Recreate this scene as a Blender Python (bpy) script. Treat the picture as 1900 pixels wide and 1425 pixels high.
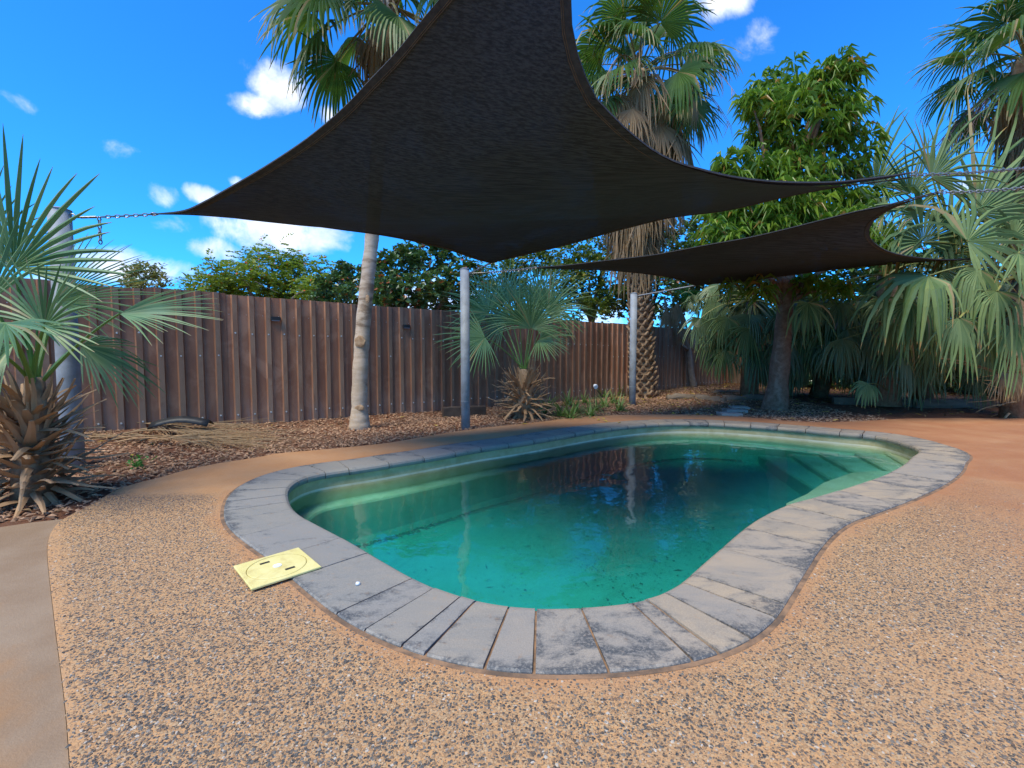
import bpy, bmesh, math, random
import numpy as np
from mathutils import Vector, Matrix, geometry

# ------------------------------------------------------------------ scene, camera, sky, sun
for o in list(bpy.data.objects): bpy.data.objects.remove(o)
S = bpy.context.scene
COL = S.collection
H_CAM, F_PX, HORIZON = 1.0, 850.0, 663.0          # eye height, focal length and horizon in photo pixels (1900 x 1425)
PITCH = math.atan((712.5-HORIZON)/F_PX)
cam = bpy.data.cameras.new('camera'); cam_o = bpy.data.objects.new('camera', cam); COL.objects.link(cam_o)
cam.sensor_width = 36; cam.lens = 36*F_PX/1900; cam.clip_start = .05; cam.clip_end = 2000
cam_o.location = (0, 0, H_CAM); cam_o.rotation_euler = (math.pi/2-PITCH, 0, 0)
S.camera = cam_o
S.view_settings.view_transform = 'Standard'; S.view_settings.look = 'None'
S.view_settings.exposure = 1.5; S.view_settings.gamma = 1; S.view_settings.use_curve_mapping = False
S.render.resolution_x, S.render.resolution_y = 1024, 768
S.cycles.max_bounces = 6; S.cycles.diffuse_bounces = 3; S.cycles.transparent_max_bounces = 12; S.cycles.caustics_reflective = False

SUN_EL, SUN_AZ = math.radians(57), math.radians(-142)   # azimuth from +Y (view direction) towards +X (right)
sund = Vector((math.cos(SUN_EL)*math.sin(SUN_AZ), math.cos(SUN_EL)*math.cos(SUN_AZ), math.sin(SUN_EL)))
sl = bpy.data.lights.new('sun', 'SUN'); sl.energy = 1.8; sl.angle = math.radians(28.0); sl.color = (1, .95, .78)      # the sun stands behind a thin cloud: soft shadows only
sun = bpy.data.objects.new('sun', sl); COL.objects.link(sun)
sun.rotation_euler = (-sund).to_track_quat('-Z', 'Y').to_euler(); sun.location = (6, 4, 20)

def pxdir(x, y):
    d = np.array([(x-950)/F_PX, 1.0, -(y-712.5)/F_PX]); c, s = math.cos(PITCH), math.sin(PITCH)
    return np.array([d[0], d[1]*c+d[2]*s, -d[1]*s+d[2]*c])
def gp(x, y, z=0.0):                                # where the sight line meets the level z
    D = pxdir(x, y); t = (z-H_CAM)/D[2]; return np.array([D[0]*t, D[1]*t, z])
def at(x, y, Y):                                    # where the sight line is Y metres away
    D = pxdir(x, y); t = Y/D[1]; return np.array([D[0]*t, Y, H_CAM+D[2]*t])

W = bpy.data.worlds.new('World'); S.world = W; W.use_nodes = True
class NT:
    def __init__(s, nt): s.nt = nt
    def n(s, typ, ins=None, **props):
        nd = s.nt.nodes.new('ShaderNode'+typ)
        for k, v in props.items(): setattr(nd, k, v)
        for k, v in (ins or {}).items():
            sock = nd.inputs[k]
            if hasattr(v, 'links') or isinstance(v, bpy.types.NodeSocket): s.nt.links.new(v, sock)
            else:
                if sock.type == 'RGBA' and len(v) == 3: v = (*v, 1)
                sock.default_value = v
        return nd
    def m(s, op, a, b=None, c=None, clamp=False):
        nd = s.nt.nodes.new('ShaderNodeMath'); nd.operation = op; nd.use_clamp = clamp
        for i, v in enumerate((a, b, c)):
            if v is None: continue
            if isinstance(v, bpy.types.NodeSocket): s.nt.links.new(v, nd.inputs[i])
            else: nd.inputs[i].default_value = v
        return nd.outputs[0]
    def mix(s, f, a, b, blend='MIX'):
        nd = s.nt.nodes.new('ShaderNodeMix'); nd.data_type = 'RGBA'; nd.blend_type = blend
        for sock, v in ((nd.inputs[0], f), (nd.inputs[6], a), (nd.inputs[7], b)):
            if isinstance(v, bpy.types.NodeSocket): s.nt.links.new(v, sock)
            else: sock.default_value = v if not isinstance(v, (tuple, list)) else ((*v, 1) if len(v) == 3 else v)
        return nd.outputs[2]
    def ss(s, v, a, b, lo=0.0, hi=1.0):
        nd = s.n('MapRange', {'From Min': a, 'From Max': b, 'To Min': lo, 'To Max': hi}, interpolation_type='SMOOTHSTEP')
        s.nt.links.new(v, nd.inputs[0]); return nd.outputs[0]
    def noise(s, vec, scale, detail=4, rough=.55, dist=0):
        nd = s.n('TexNoise', {'Scale': scale, 'Detail': detail, 'Roughness': rough, 'Distortion': dist})
        if vec is not None: s.nt.links.new(vec, nd.inputs['Vector'])
        return nd.outputs[0]
    def link(s, a, b): s.nt.links.new(a, b)

def build_world():
    nt = W.node_tree; nt.nodes.clear(); T = NT(nt)
    sky = T.n('TexSky', sky_type='NISHITA', sun_disc=False, sun_elevation=SUN_EL, sun_rotation=SUN_AZ,
              altitude=300, air_density=1.0, dust_density=.25, ozone_density=3.0)
    tint = T.mix(1.0, sky.outputs[0], (.09, .49, .92), 'MULTIPLY')
    co = T.n('TexCoord').outputs['Generated']
    xyz = T.n('SeparateXYZ', {0: co})
    az = T.m('ARCTAN2', xyz.outputs[0], xyz.outputs[1]); el = T.m('ARCSINE', xyz.outputs[2])
    blobs = [(515,160,62,48,1),(470,195,50,26,.8),(455,122,36,20,.35),(372,245,36,30,.2),(520,428,130,50,1.1),(440,338,20,14,.9),
             (300,366,32,26,.75),(378,360,36,16,.7),(312,417,48,22,.8),(392,462,60,24,.9),(250,492,130,36,1.1),(150,470,70,30,.8),(1352,0,66,40,1),
             (1400,75,90,40,.22),(20,185,60,20,.2),(612,214,20,20,.7),(760,560,150,40,.8),(1180,590,120,40,.7),(1790,345,40,25,.8),
             (200,275,60,20,.15),(60,545,90,40,1)]
    B = []
    for x, y, rx, ry, w in blobs:
        D = pxdir(x, y); D /= np.linalg.norm(D)
        D2 = pxdir(x+rx, y); D2 /= np.linalg.norm(D2); D3 = pxdir(x, y-ry); D3 /= np.linalg.norm(D3)
        a0, e0 = math.atan2(D[0], D[1]), math.asin(D[2])
        B.append((a0, e0, abs(math.atan2(D2[0], D2[1])-a0)+.002, abs(math.asin(D3[2])-e0)+.002, w))
    r = random.Random(4)
    for i in range(24):                                # unseen cumulus on round the horizon, thickened to add neutral fill light
        a = r.uniform(.95, 2*math.pi-.95); a = a if a < math.pi else a-2*math.pi
        e = r.uniform(.04, .7)**1.2; q = r.uniform(.07, .20)
        B.append((a, e, q*1.5, q*.55, r.uniform(.6, 1.1)))
    ae = T.n('CombineXYZ', {0: az, 1: el}).outputs[0]; acc = None
    for a0, e0, ra, re, w in B:
        u = T.n('VectorMath', {0: ae, 1: (1/ra, 1/re, 0), 2: (-a0/ra, -e0/re, 0)}, operation='MULTIPLY_ADD').outputs[0]
        q = T.n('VectorMath', {0: u, 1: u}, operation='DOT_PRODUCT').outputs['Value']
        mval = T.m('MULTIPLY_ADD', q, -1.0*max(w, .5), w)
        acc = mval if acc is None else T.m('MAXIMUM', acc, mval)
    n1 = T.noise(co, 9, 8, .62, .4); n2 = T.noise(co, 30, 4, .6)
    acc = T.m('MAXIMUM', acc, -1.6)
    d = T.m('ADD', acc, T.m('MULTIPLY', T.m('SUBTRACT', n1, .52), 3.4))
    d = T.m('ADD', d, T.m('MULTIPLY', T.m('SUBTRACT', n2, .5), .8))
    fac = T.ss(d, .0, 1.25, 0, .93)
    shade = T.ss(T.noise(co, 13, 5, .55), .38, .62)
    cloud = T.mix(shade, (2.7, 3.0, 3.6), (4.4, 4.4, 4.4))
    colr = T.mix(fac, tint, cloud)
    bg = T.n('Background', {'Color': colr, 'Strength': .13})
    out = T.n('OutputWorld'); T.link(bg.outputs[0], out.inputs[0])
build_world()

# ------------------------------------------------------------------ helpers
R = math.radians
def unit(v): v = np.asarray(v, float); return v/max(np.linalg.norm(v), 1e-9)
class MB:
    """Collects vertices, faces, material slots and one float attribute; build() links ONE mesh object."""
    def __init__(s): s.v = []; s.f = []; s.mi = []; s.at = []; s.k = 0
    def add(s, V, F, mi=0, a=None):
        V = np.asarray(V, float).reshape(-1, 3); s.v.append(V)
        for f in (F.tolist() if isinstance(F, np.ndarray) else F): s.f.append([i+s.k for i in f]); s.mi.append(mi)
        s.at.append(np.zeros(len(V)) if a is None else np.broadcast_to(np.asarray(a, float), (len(V),)))
        s.k += len(V)
    def box(s, c, hx, hy, hz, rz=0, mi=0, ax=None):
        P = np.array([[x, y, z] for x in (-hx, hx) for y in (-hy, hy) for z in (-hz, hz)])
        if ax is not None: P = P@np.array(ax)
        else:
            cs, sn = math.cos(rz), math.sin(rz); P = P@np.array([[cs, sn, 0], [-sn, cs, 0], [0, 0, 1]])
        s.add(P+np.asarray(c), [[0,1,3,2],[4,6,7,5],[0,4,5,1],[2,3,7,6],[0,2,6,4],[1,5,7,3]], mi)
    def tube(s, pts, rad, n=10, mi=0, caps=True, a=None, squash=1.0):
        pts = np.asarray(pts, float); m = len(pts); rad = np.broadcast_to(np.asarray(rad, float), (m,))
        tg = np.gradient(pts, axis=0); tg /= np.linalg.norm(tg, axis=1)[:, None]+1e-9
        up = np.array([0, 0, 1.0]) if abs(tg[0][2]) < .9 else np.array([1.0, 0, 0])
        V = []
        for i in range(m):
            sx = unit(np.cross(tg[i], up)); up = np.cross(sx, tg[i])
            for k in range(n):
                t = 2*math.pi*k/n; V.append(pts[i]+rad[i]*(math.cos(t)*sx+squash*math.sin(t)*up))
        F = [[i*n+k, i*n+(k+1) % n, (i+1)*n+(k+1) % n, (i+1)*n+k] for i in range(m-1) for k in range(n)]
        if caps: F += [list(range(n))[::-1], list(range((m-1)*n, m*n))]
        s.add(V, F, mi, None if a is None else np.repeat(np.asarray(a, float), n))
    def build(s, name, mats, parent=None, smooth=False, kind=None):
        me = bpy.data.meshes.new(name)
        V = np.concatenate(s.v) if s.v else np.zeros((0, 3))
        me.from_pydata(V.tolist(), [], s.f)
        if not isinstance(mats, (list, tuple)): mats = [mats]
        for m in mats: me.materials.append(m)
        if len(mats) > 1: me.polygons.foreach_set('material_index', s.mi)
        a = me.attributes.new('tip', 'FLOAT', 'POINT'); a.data.foreach_set('value', np.concatenate(s.at))
        if smooth: me.polygons.foreach_set('use_smooth', [True]*len(me.polygons))
        me.update()
        o = bpy.data.objects.new(name, me); COL.objects.link(o)
        if parent is not None: o.parent = parent
        if kind: o['kind'] = kind
        return o
def inst(name, me, parent, M, kind=None):
    o = bpy.data.objects.new(name, me); COL.objects.link(o); o.parent = parent; o.matrix_local = M
    if kind: o['kind'] = kind
    return o
def empty(name, loc, label, cat, group=None):
    o = bpy.data.objects.new(name, None); COL.objects.link(o); o.location = loc; o.empty_display_size = .2
    return tag(o, label, cat, group)
def tag(o, label, cat, group=None):
    o['label'] = label; o['category'] = cat
    if group: o['group'] = group
    return o
def rebase(o):                                       # vertices were written in world space: make them local to the parent's base
    p = o.parent
    if p is not None: o.matrix_parent_inverse = Matrix.Translation(-p.location)
    return o
def inpoly(P, poly):
    P = np.asarray(P); x, y = P[:, 0], P[:, 1]; r = np.zeros(len(P), bool); n = len(poly)
    for i in range(n):
        x0, y0 = poly[i][:2]; x1, y1 = poly[(i+1) % n][:2]
        c = ((y0 > y) != (y1 > y)) & (x < (x1-x0)*(y-y0)/((y1-y0) if y1 != y0 else 1e-9)+x0); r ^= c
    return r
def dist_poly(P, poly):
    P = np.asarray(P)[:, :2]; A = np.asarray(poly)[:, :2]; B = np.roll(A, -1, 0); best = np.full(len(P), 1e9)
    for a, b in zip(A, B):
        ab = b-a; t = np.clip(((P-a)@ab)/max(ab@ab, 1e-12), 0, 1); q = P-a-t[:, None]*ab
        best = np.minimum(best, np.hypot(q[:, 0], q[:, 1]))
    return best
def vnoise(x, y, sc, seed=0):
    rg = np.random.RandomState(seed); out = 0
    for k in range(5):
        a, b, c = rg.uniform(-1, 1, 3); out = out+np.sin((x*a+y*b)*sc*2.2+c*6)*np.cos((x*b-y*a)*sc*1.7+c*9)
    return out/5
def crom(pts, per=10, closed=True):
    P = np.asarray(pts, float); n = len(P); out = []
    for i in range(n if closed else n-1):
        if closed: p0, p1, p2, p3 = P[i-1], P[i], P[(i+1) % n], P[(i+2) % n]
        else: p0, p1, p2, p3 = P[max(i-1, 0)], P[i], P[i+1], P[min(i+2, n-1)]
        for k in range(per):
            t = k/per
            out.append(.5*((2*p1)+(-p0+p2)*t+(2*p0-5*p1+4*p2-p3)*t*t+(-p0+3*p1-3*p2+p3)*t**3))
    if not closed: out.append(P[-1])
    return np.array(out)
def resample(P, n, closed=False):
    P = np.asarray(P, float)
    if closed: P = np.vstack([P, P[:1]])
    d = np.r_[0, np.cumsum(np.linalg.norm(np.diff(P, axis=0), axis=1))]
    t = np.linspace(0, d[-1], n+1)[:-1] if closed else np.linspace(0, d[-1], n)
    return np.stack([np.interp(t, d, P[:, k]) for k in range(P.shape[1])], 1)

# ------------------------------------------------------------------ materials
def new_mat(name):
    m = bpy.data.materials.new(name); m.use_nodes = True; m.node_tree.nodes.clear()
    T = NT(m.node_tree); out = T.n('OutputMaterial'); return m, T, out
def pos(T): return T.n('NewGeometry').outputs['Position']
def surf_mat(name, c1, c2, scale=8, rough=.8, bump=.2, bscale=None, c3=None, spec=.3, metal=0, island=False, stretch=None, objco=False):
    m, T, out = new_mat(name)
    p = T.n('TexCoord').outputs['Object'] if objco else pos(T)
    if stretch: p = T.n('Mapping', {'Vector': p, 'Scale': stretch}).outputs[0]
    f = T.ss(T.noise(p, scale, 6, .6), .32, .68)
    col = T.mix(f, c1, c2)
    if c3: col = T.mix(T.ss(T.noise(p, scale*.35, 5, .65, .5), .5, .66), col, c3)
    if island:
        rnd = T.n('NewGeometry').outputs['Random Per Island']
        col = T.mix(1.0, col, T.mix(rnd, (.55, .55, .55), (1.5, 1.45, 1.35)), 'MULTIPLY')
    b = T.n('BsdfPrincipled', {'Base Color': col, 'Roughness': rough, 'Specular IOR Level': spec, 'Metallic': metal})
    if bump:
        bp = T.n('Bump', {'Strength': bump, 'Distance': .01, 'Height': T.noise(p, bscale or scale*4, 6, .65)}); T.link(bp.outputs[0], b.inputs['Normal'])
    T.link(b.outputs[0], out.inputs[0]); return m
def leaf_mat(name, c1, c2, tip=None, tip_from=.93, trans=.3, rough=.45, dry=None, dry_amt=.0, spec=.4, c0=None):
    """Foliage: a random tone per leaf or segment, dry tips along 'tip', some light let through."""
    m, T, out = new_mat(name)
    rnd = T.n('NewGeometry').outputs['Random Per Island']
    col = T.mix(rnd, c1, c2)
    col = T.mix(T.ss(T.noise(pos(T), 3.0, 3), .4, .65, 0, .5), col, c0 or c2)
    t = T.n('Attribute', attribute_name='tip').outputs['Fac']
    if dry:
        col = T.mix(T.m('LESS_THAN', T.m('FRACT', T.m('MULTIPLY', rnd, 7.31)), dry_amt), col, dry)
    if tip: col = T.mix(T.ss(T.m('ADD', t, T.m('MULTIPLY', T.m('SUBTRACT', rnd, .5), .08)), tip_from, min(1.0, tip_from+.05)), col, tip)
    b = T.n('BsdfPrincipled', {'Base Color': col, 'Roughness': rough, 'Specular IOR Level': spec})
    tr = T.n('BsdfTranslucent', {'Color': T.mix(1.0, col, (1.25, 1.35, .7), 'MULTIPLY')})
    mx = T.n('MixShader', {0: trans}); T.link(b.outputs[0], mx.inputs[1]); T.link(tr.outputs[0], mx.inputs[2])
    T.link(mx.outputs[0], out.inputs[0]); return m

def deck_mat():
    m, T, out = new_mat('exposed_aggregate'); p = pos(T)
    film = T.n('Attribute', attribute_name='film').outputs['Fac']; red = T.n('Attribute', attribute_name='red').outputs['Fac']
    warp = T.n('VectorMath', {0: p, 1: T.n('VectorMath', {0: T.n('TexNoise', {'Vector': p, 'Scale': 40.0}).outputs['Color'], 'Scale': .012}, operation='SCALE').outputs[0]}, operation='ADD').outputs[0]
    v1 = T.n('TexVoronoi', {'Vector': warp, 'Scale': 110.0, 'Randomness': 1.0}, voronoi_dimensions='2D', feature='F1')
    rn = T.n('SeparateColor', {0: v1.outputs['Color']})
    size = T.m('MULTIPLY_ADD', rn.outputs[1], .22, .36)
    peb = T.ss(T.m('SUBTRACT', size, v1.outputs['Distance']), 0.0, .07)
    v2 = T.n('TexVoronoi', {'Vector': warp, 'Scale': 190.0, 'Randomness': 1.0}, voronoi_dimensions='2D', feature='F1')
    rn2 = T.n('SeparateColor', {0: v2.outputs['Color']})
    peb2 = T.ss(T.m('SUBTRACT', .42, v2.outputs['Distance']), 0, .08)
    n_big = T.noise(p, .9, 5, .6, .3); n_mid = T.noise(p, 3.2, 5, .6); n_fine = T.noise(p, 220, 3, .7)
    mat_c = T.mix(T.ss(n_mid, .35, .65), (.55, .275, .105), (.45, .235, .10))
    mat_c = T.mix(T.ss(n_fine, .3, .7, 0, .4), mat_c, (.54, .35, .18))
    # dust film: patches where the pebbles are buried in tan fines
    cov = T.m('ADD', T.ss(n_big, .50, .72, 0, .6), film, clamp=True)
    cov = T.m('MULTIPLY', cov, T.ss(T.noise(p, 14, 4, .6), .2, .55, .75, 1.0), clamp=True)
    seen = T.m('SUBTRACT', 1.0, cov)
    yy = T.n('SeparateXYZ', {0: p}).outputs[1]; far_w = T.ss(yy, 2.0, 3.3, .42, 1.0)
    dark = T.m('LESS_THAN', rn.outputs[0], T.m('MULTIPLY', T.m('MULTIPLY_ADD', seen, .38, .16), far_w))
    dcol = T.mix(rn.outputs[2], (.018, .028, .032), (.12, .118, .105))
    lcol = T.mix(rn.outputs[2], (.52, .34, .18), (.30, .17, .085))
    pcol = T.mix(dark, lcol, dcol)
    light = T.m('GREATER_THAN', rn.outputs[0], .985); pcol = T.mix(light, pcol, (.48, .41, .32))
    c = T.mix(T.m('MULTIPLY', peb2, T.m('MULTIPLY', T.m('LESS_THAN', rn2.outputs[0], .30), T.m('MULTIPLY_ADD', seen, .7, .12))), mat_c, T.mix(rn2.outputs[1], (.05, .06, .06), (.30, .19, .12)))
    c = T.mix(T.m('MULTIPLY', peb, T.m('MULTIPLY_ADD', seen, .68, .27)), c, pcol)
    dust = T.mix(T.ss(n_mid, .3, .7), (.50, .25, .105), (.57, .33, .165))
    c = T.mix(T.m('MULTIPLY', cov, .58), c, dust)
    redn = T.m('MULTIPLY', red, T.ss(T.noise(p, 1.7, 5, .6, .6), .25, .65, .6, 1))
    c = T.mix(redn, c, T.mix(n_mid, (.32, .112, .042), (.44, .185, .078)))  # red dust, its tone deepened to paint in shade on the right-hand paving
    h = T.m('ADD', T.m('MULTIPLY', peb, T.m('MULTIPLY_ADD', seen, .8, .15)), T.m('MULTIPLY', n_fine, .35))
    b = T.n('BsdfPrincipled', {'Base Color': c, 'Roughness': T.mix(T.m('MULTIPLY', dark, seen), (.85,)*3, (.5,)*3), 'Specular IOR Level': .3})
    bp = T.n('Bump', {'Strength': .9, 'Distance': .004, 'Height': h}); T.link(bp.outputs[0], b.inputs['Normal'])
    T.link(b.outputs[0], out.inputs[0]); return m

def pebble_mat():
    m, T, out = new_mat('river_pebble'); rnd = T.n('NewGeometry').outputs['Random Per Island']
    cr = T.n('ValToRGB', {0: rnd}); e = cr.color_ramp; e.interpolation = 'CONSTANT'
    stops = [(0, (.020, .030, .035)), (.16, (.035, .048, .052)), (.32, (.060, .072, .074)), (.44, (.10, .11, .105)), (.54, (.045, .038, .032)), (.62, (.17, .105, .06)), (.71, (.30, .17, .08)), (.80, (.42, .27, .14)), (.89, (.26, .23, .19)), (.96, (.50, .43, .34))]
    e.elements[0].position, e.elements[0].color = 0, (*stops[0][1], 1); e.elements[1].position, e.elements[1].color = stops[1][0], (*stops[1][1], 1)
    for p_, c_ in stops[2:]: q = e.elements.new(p_); q.color = (*c_, 1)
    c = T.mix(T.ss(T.noise(pos(T), 260, 3, .6), .35, .7, 0, .45), cr.outputs[0], (.40, .25, .13))
    b = T.n('BsdfPrincipled', {'Base Color': c, 'Roughness': .6, 'Specular IOR Level': .35}); T.link(b.outputs[0], out.inputs[0]); return m

def coping_mat():
    m, T, out = new_mat('slate_coping'); p = pos(T); g = T.n('ObjectInfo').outputs['Random']
    off = T.n('VectorMath', {0: p, 1: T.n('CombineXYZ', {0: T.m('MULTIPLY', g, 17.0), 1: T.m('MULTIPLY', g, -31.0)}).outputs[0]}, operation='ADD').outputs[0]
    edge = T.n('Attribute', attribute_name='tip').outputs['Fac']      # 1 along the outer rim and the joints, 0 in the middle
    n1 = T.noise(T.n('Mapping', {'Vector': off, 'Rotation': (0, 0, .6), 'Scale': (1.0, 2.2, 1)}).outputs[0], 3.2, 7, .68, .9); n2 = T.noise(off, 22, 5, .7); n3 = T.noise(off, 90, 4, .7)
    base = T.mix(T.ss(n1, .35, .65), (.40, .30, .20), (.30, .245, .185))
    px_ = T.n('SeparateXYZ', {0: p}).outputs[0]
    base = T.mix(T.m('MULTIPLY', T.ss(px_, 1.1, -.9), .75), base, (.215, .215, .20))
    base = T.mix(T.ss(g, 0, 1, 0, .35), base, (.25, .235, .22))
    base = T.mix(T.ss(n2, .58, .75, 0, .5), base, (.40, .23, .11))
    st = T.m('ADD', T.m('MULTIPLY', edge, .14), T.m('MULTIPLY', T.ss(T.m('FRACT', T.m('MULTIPLY', g, 5.7)), .4, 1.0), .09))
    stain = T.ss(T.m('ADD', T.m('ADD', T.m('MULTIPLY', n1, .62), T.m('MULTIPLY', n2, .38)), st), .56, .72, 0, .85)
    stain = T.m('MULTIPLY', stain, T.ss(n3, .35, .55, .15, 1.0))
    base = T.mix(1.0, base, T.mix(T.ss(T.noise(off, 240, 3, .7), .3, .7), (.82, .82, .82), (1.14, 1.13, 1.1)), 'MULTIPLY')
    c = T.mix(stain, base, (.05, .055, .060))
    b = T.n('BsdfPrincipled', {'Base Color': c, 'Roughness': .72, 'Specular IOR Level': .35})
    bp = T.n('Bump', {'Strength': .35, 'Distance': .004, 'Height': T.m('ADD', n2, T.m('MULTIPLY', n3, .5))}); T.link(bp.outputs[0], b.inputs['Normal'])
    T.link(b.outputs[0], out.inputs[0]); return m

def water_mats():
    m, T, out = new_mat('pool_water'); p = pos(T)
    h = T.m('ADD', T.noise(p, 2.2, 2, .5), T.m('MULTIPLY', T.noise(p, 9, 2, .5), .25))
    bp = T.n('Bump', {'Strength': .16, 'Distance': .05, 'Height': h})
    fr = T.n('Fresnel', {'IOR': 1.33, 'Normal': bp.outputs[0]})
    gl = T.n('BsdfGlossy', {'Color': (1, 1, 1), 'Roughness': .015, 'Normal': bp.outputs[0]})
    tr = T.n('BsdfTransparent', {'Color': (.97, 1, .99)})
    mx = T.n('MixShader', {0: fr.outputs[0]}); T.link(tr.outputs[0], mx.inputs[1]); T.link(gl.outputs[0], mx.inputs[2])
    T.link(mx.outputs[0], out.inputs['Surface'])
    va = T.n('VolumeAbsorption', {'Color': (.0, .855, .895), 'Density': 2.5}); vs = T.n('VolumeScatter', {'Color': (.22, .84, .90), 'Density': .30}); ad = T.n('AddShader'); T.link(va.outputs[0], ad.inputs[0]); T.link(vs.outputs[0], ad.inputs[1]); T.link(ad.outputs[0], out.inputs['Volume'])
    return m

def cloth_mat():
    m, T, out = new_mat('shade_cloth'); p = pos(T)
    a = T.n('Mapping', {'Vector': p, 'Rotation': (0, 0, R(38)), 'Scale': (3.0, 100, 100)}).outputs[0]
    w1 = T.noise(a, 1.0, 4, .65); w2 = T.noise(p, 260, 2, .6)
    c = T.mix(T.ss(w1, .35, .65), (.024, .0255, .028), (.056, .059, .064))
    b = T.n('BsdfPrincipled', {'Base Color': c, 'Roughness': .85, 'Specular IOR Level': .2})
    bp = T.n('Bump', {'Strength': .4, 'Distance': .004, 'Height': T.m('ADD', w1, w2)}); T.link(bp.outputs[0], b.inputs['Normal'])
    holes = T.m('MULTIPLY', T.ss(w2, .45, .75), T.ss(T.noise(p, 2.6, 3), .45, .72, .25, 1.0))
    tr = T.n('BsdfTransparent', {'Color': (1, 1, 1)})
    mx = T.n('MixShader', {0: T.m('MULTIPLY_ADD', holes, .03, .001)}); T.link(b.outputs[0], mx.inputs[1]); T.link(tr.outputs[0], mx.inputs[2])
    T.link(mx.outputs[0], out.inputs[0]); return m

def fence_mat(name, a, b_, c_):
    m, T, out = new_mat(name); p = pos(T); g = T.n('ObjectInfo').outputs['Random']
    pv = T.n('Mapping', {'Vector': p, 'Scale': (1, 1, .16)}).outputs[0]
    c = T.mix(T.ss(T.noise(pv, 7, 6, .65), .32, .68), a, b_)
    c = T.mix(T.ss(T.noise(p, 2.4, 6, .65, .6), .46, .66, 0, .85), c, c_)
    c = T.mix(T.ss(T.noise(p, 38, 4, .7), .63, .74, 0, .7), c, (.34, .25, .19))
    z = T.n('SeparateXYZ', {0: p}).outputs[2]                       # splashed dirt at the foot of the sheets
    c = T.mix(T.m('MULTIPLY', T.ss(z, .55, .0), T.ss(T.noise(pv, 12, 5, .6), .4, .65, .1, .75)), c, (.21, .165, .14))
    c = T.mix(1.0, c, T.mix(g, (.72, .70, .70), (1.22, 1.18, 1.16)), 'MULTIPLY')
    b = T.n('BsdfPrincipled', {'Base Color': c, 'Roughness': .5, 'Specular IOR Level': .4})
    bp = T.n('Bump', {'Strength': .15, 'Distance': .004, 'Height': T.noise(p, 18, 4, .6)}); T.link(bp.outputs[0], b.inputs['Normal'])
    T.link(b.outputs[0], out.inputs[0]); return m

def soil_mat():
    m, T, out = new_mat('red_soil'); p = pos(T)
    n1 = T.noise(p, 1.1, 5, .6, .4); n2 = T.noise(p, 26, 5, .7); n3 = T.noise(p, 120, 3, .7)
    c = T.mix(T.ss(n1, .35, .65), (.155, .062, .032), (.21, .10, .055))
    c = T.mix(T.ss(n2, .4, .7, 0, .7), c, (.11, .062, .04)); c = T.mix(T.ss(n3, .6, .75, 0, .7), c, (.36, .23, .14))
    b = T.n('BsdfPrincipled', {'Base Color': c, 'Roughness': .95, 'Specular IOR Level': .15})
    bp = T.n('Bump', {'Strength': .9, 'Distance': .02, 'Height': T.m('ADD', n2, T.m('MULTIPLY', n3, .4))}); T.link(bp.outputs[0], b.inputs['Normal'])
    T.link(b.outputs[0], out.inputs[0]); return m

M = {}
M['deck'] = deck_mat(); M['coping'] = coping_mat(); M['pebble'] = pebble_mat(); M['water'] = water_mats(); M['cloth'] = cloth_mat(); M['soil'] = soil_mat()
M['path'] = surf_mat('smooth_concrete', (.245, .155, .088), (.31, .215, .135), 2.2, .85, .35, 120, c3=(.35, .18, .075))
M['grout'] = surf_mat('sandy_grout', (.13, .085, .055), (.32, .18, .095), 14, .95, .3)
M['shell'] = surf_mat('fibreglass_shell', (.60, .54, .33), (.66, .61, .40), 5, .4, .05, c3=(.50, .44, .25), spec=.4)
M['scum'] = surf_mat('waterline_stain', (.40, .32, .14), (.50, .42, .22), 9, .6, .1)
M['fence'] = fence_mat('brown_steel_sheet', (.225, .092, .044), (.31, .145, .072), (.37, .19, .105))
M['rib'] = fence_mat('lit_rib_tone', (.235, .135, .075), (.295, .19, .115), (.20, .105, .058))  # lighter tan on the rib tops stands for light catching the ribs
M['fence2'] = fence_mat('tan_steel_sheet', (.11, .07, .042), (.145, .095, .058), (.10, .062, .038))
M['screw'] = surf_mat('zinc_screw', (.5, .5, .48), (.62, .62, .6), 20, .4, 0, metal=.6)
M['galv'] = surf_mat('galvanised_steel', (.20, .21, .22), (.28, .295, .305), 7, .6, .08, c3=(.19, .19, .185), metal=.0)
M['chain'] = surf_mat('dull_chain_steel', (.20, .19, .18), (.32, .30, .28), 40, .45, 0, metal=.7)
M['hem'] = surf_mat('sail_hem', (.03, .029, .03), (.05, .047, .046), 30, .8, .3)
M['thread'] = surf_mat('tan_thread', (.11, .07, .04), (.15, .10, .06), 30, .9, 0)
M['lid'] = surf_mat('yellowed_plastic', (.70, .58, .21), (.75, .64, .27), 14, .55, .12, c3=(.62, .49, .18))
M['slot'] = surf_mat('dark_slot', (.03, .028, .02), (.05, .045, .03), 10, .8, 0)
M['white'] = surf_mat('white_plastic', (.72, .72, .72), (.8, .8, .8), 10, .4, 0)
M['black'] = surf_mat('black_plastic', (.015, .015, .016), (.03, .03, .03), 10, .5, .1)
M['chip'] = surf_mat('bark_chip', (.24, .13, .075), (.38, .235, .145), 25, .9, .3, island=True)
M['timber'] = surf_mat('grey_timber', (.125, .090, .062), (.19, .145, .105), 4, .9, .5, 30, stretch=(1, 1, 4))
M['darktimber'] = surf_mat('dark_sleeper', (.055, .038, .028), (.09, .062, .045), 6, .9, .5, 30)
M['stone'] = surf_mat('grey_flagstone', (.30, .25, .20), (.38, .32, .26), 6, .85, .3)
M['palmtrunk'] = surf_mat('grey_palm_trunk', (.40, .295, .20), (.52, .40, .29), 6, .9, .5, 26, c3=(.22, .145, .09), stretch=(1, 1, 3.2))
M['boot'] = surf_mat('brown_leaf_base', (.19, .115, .065), (.31, .21, .13), 16, .9, .4, island=True)
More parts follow.
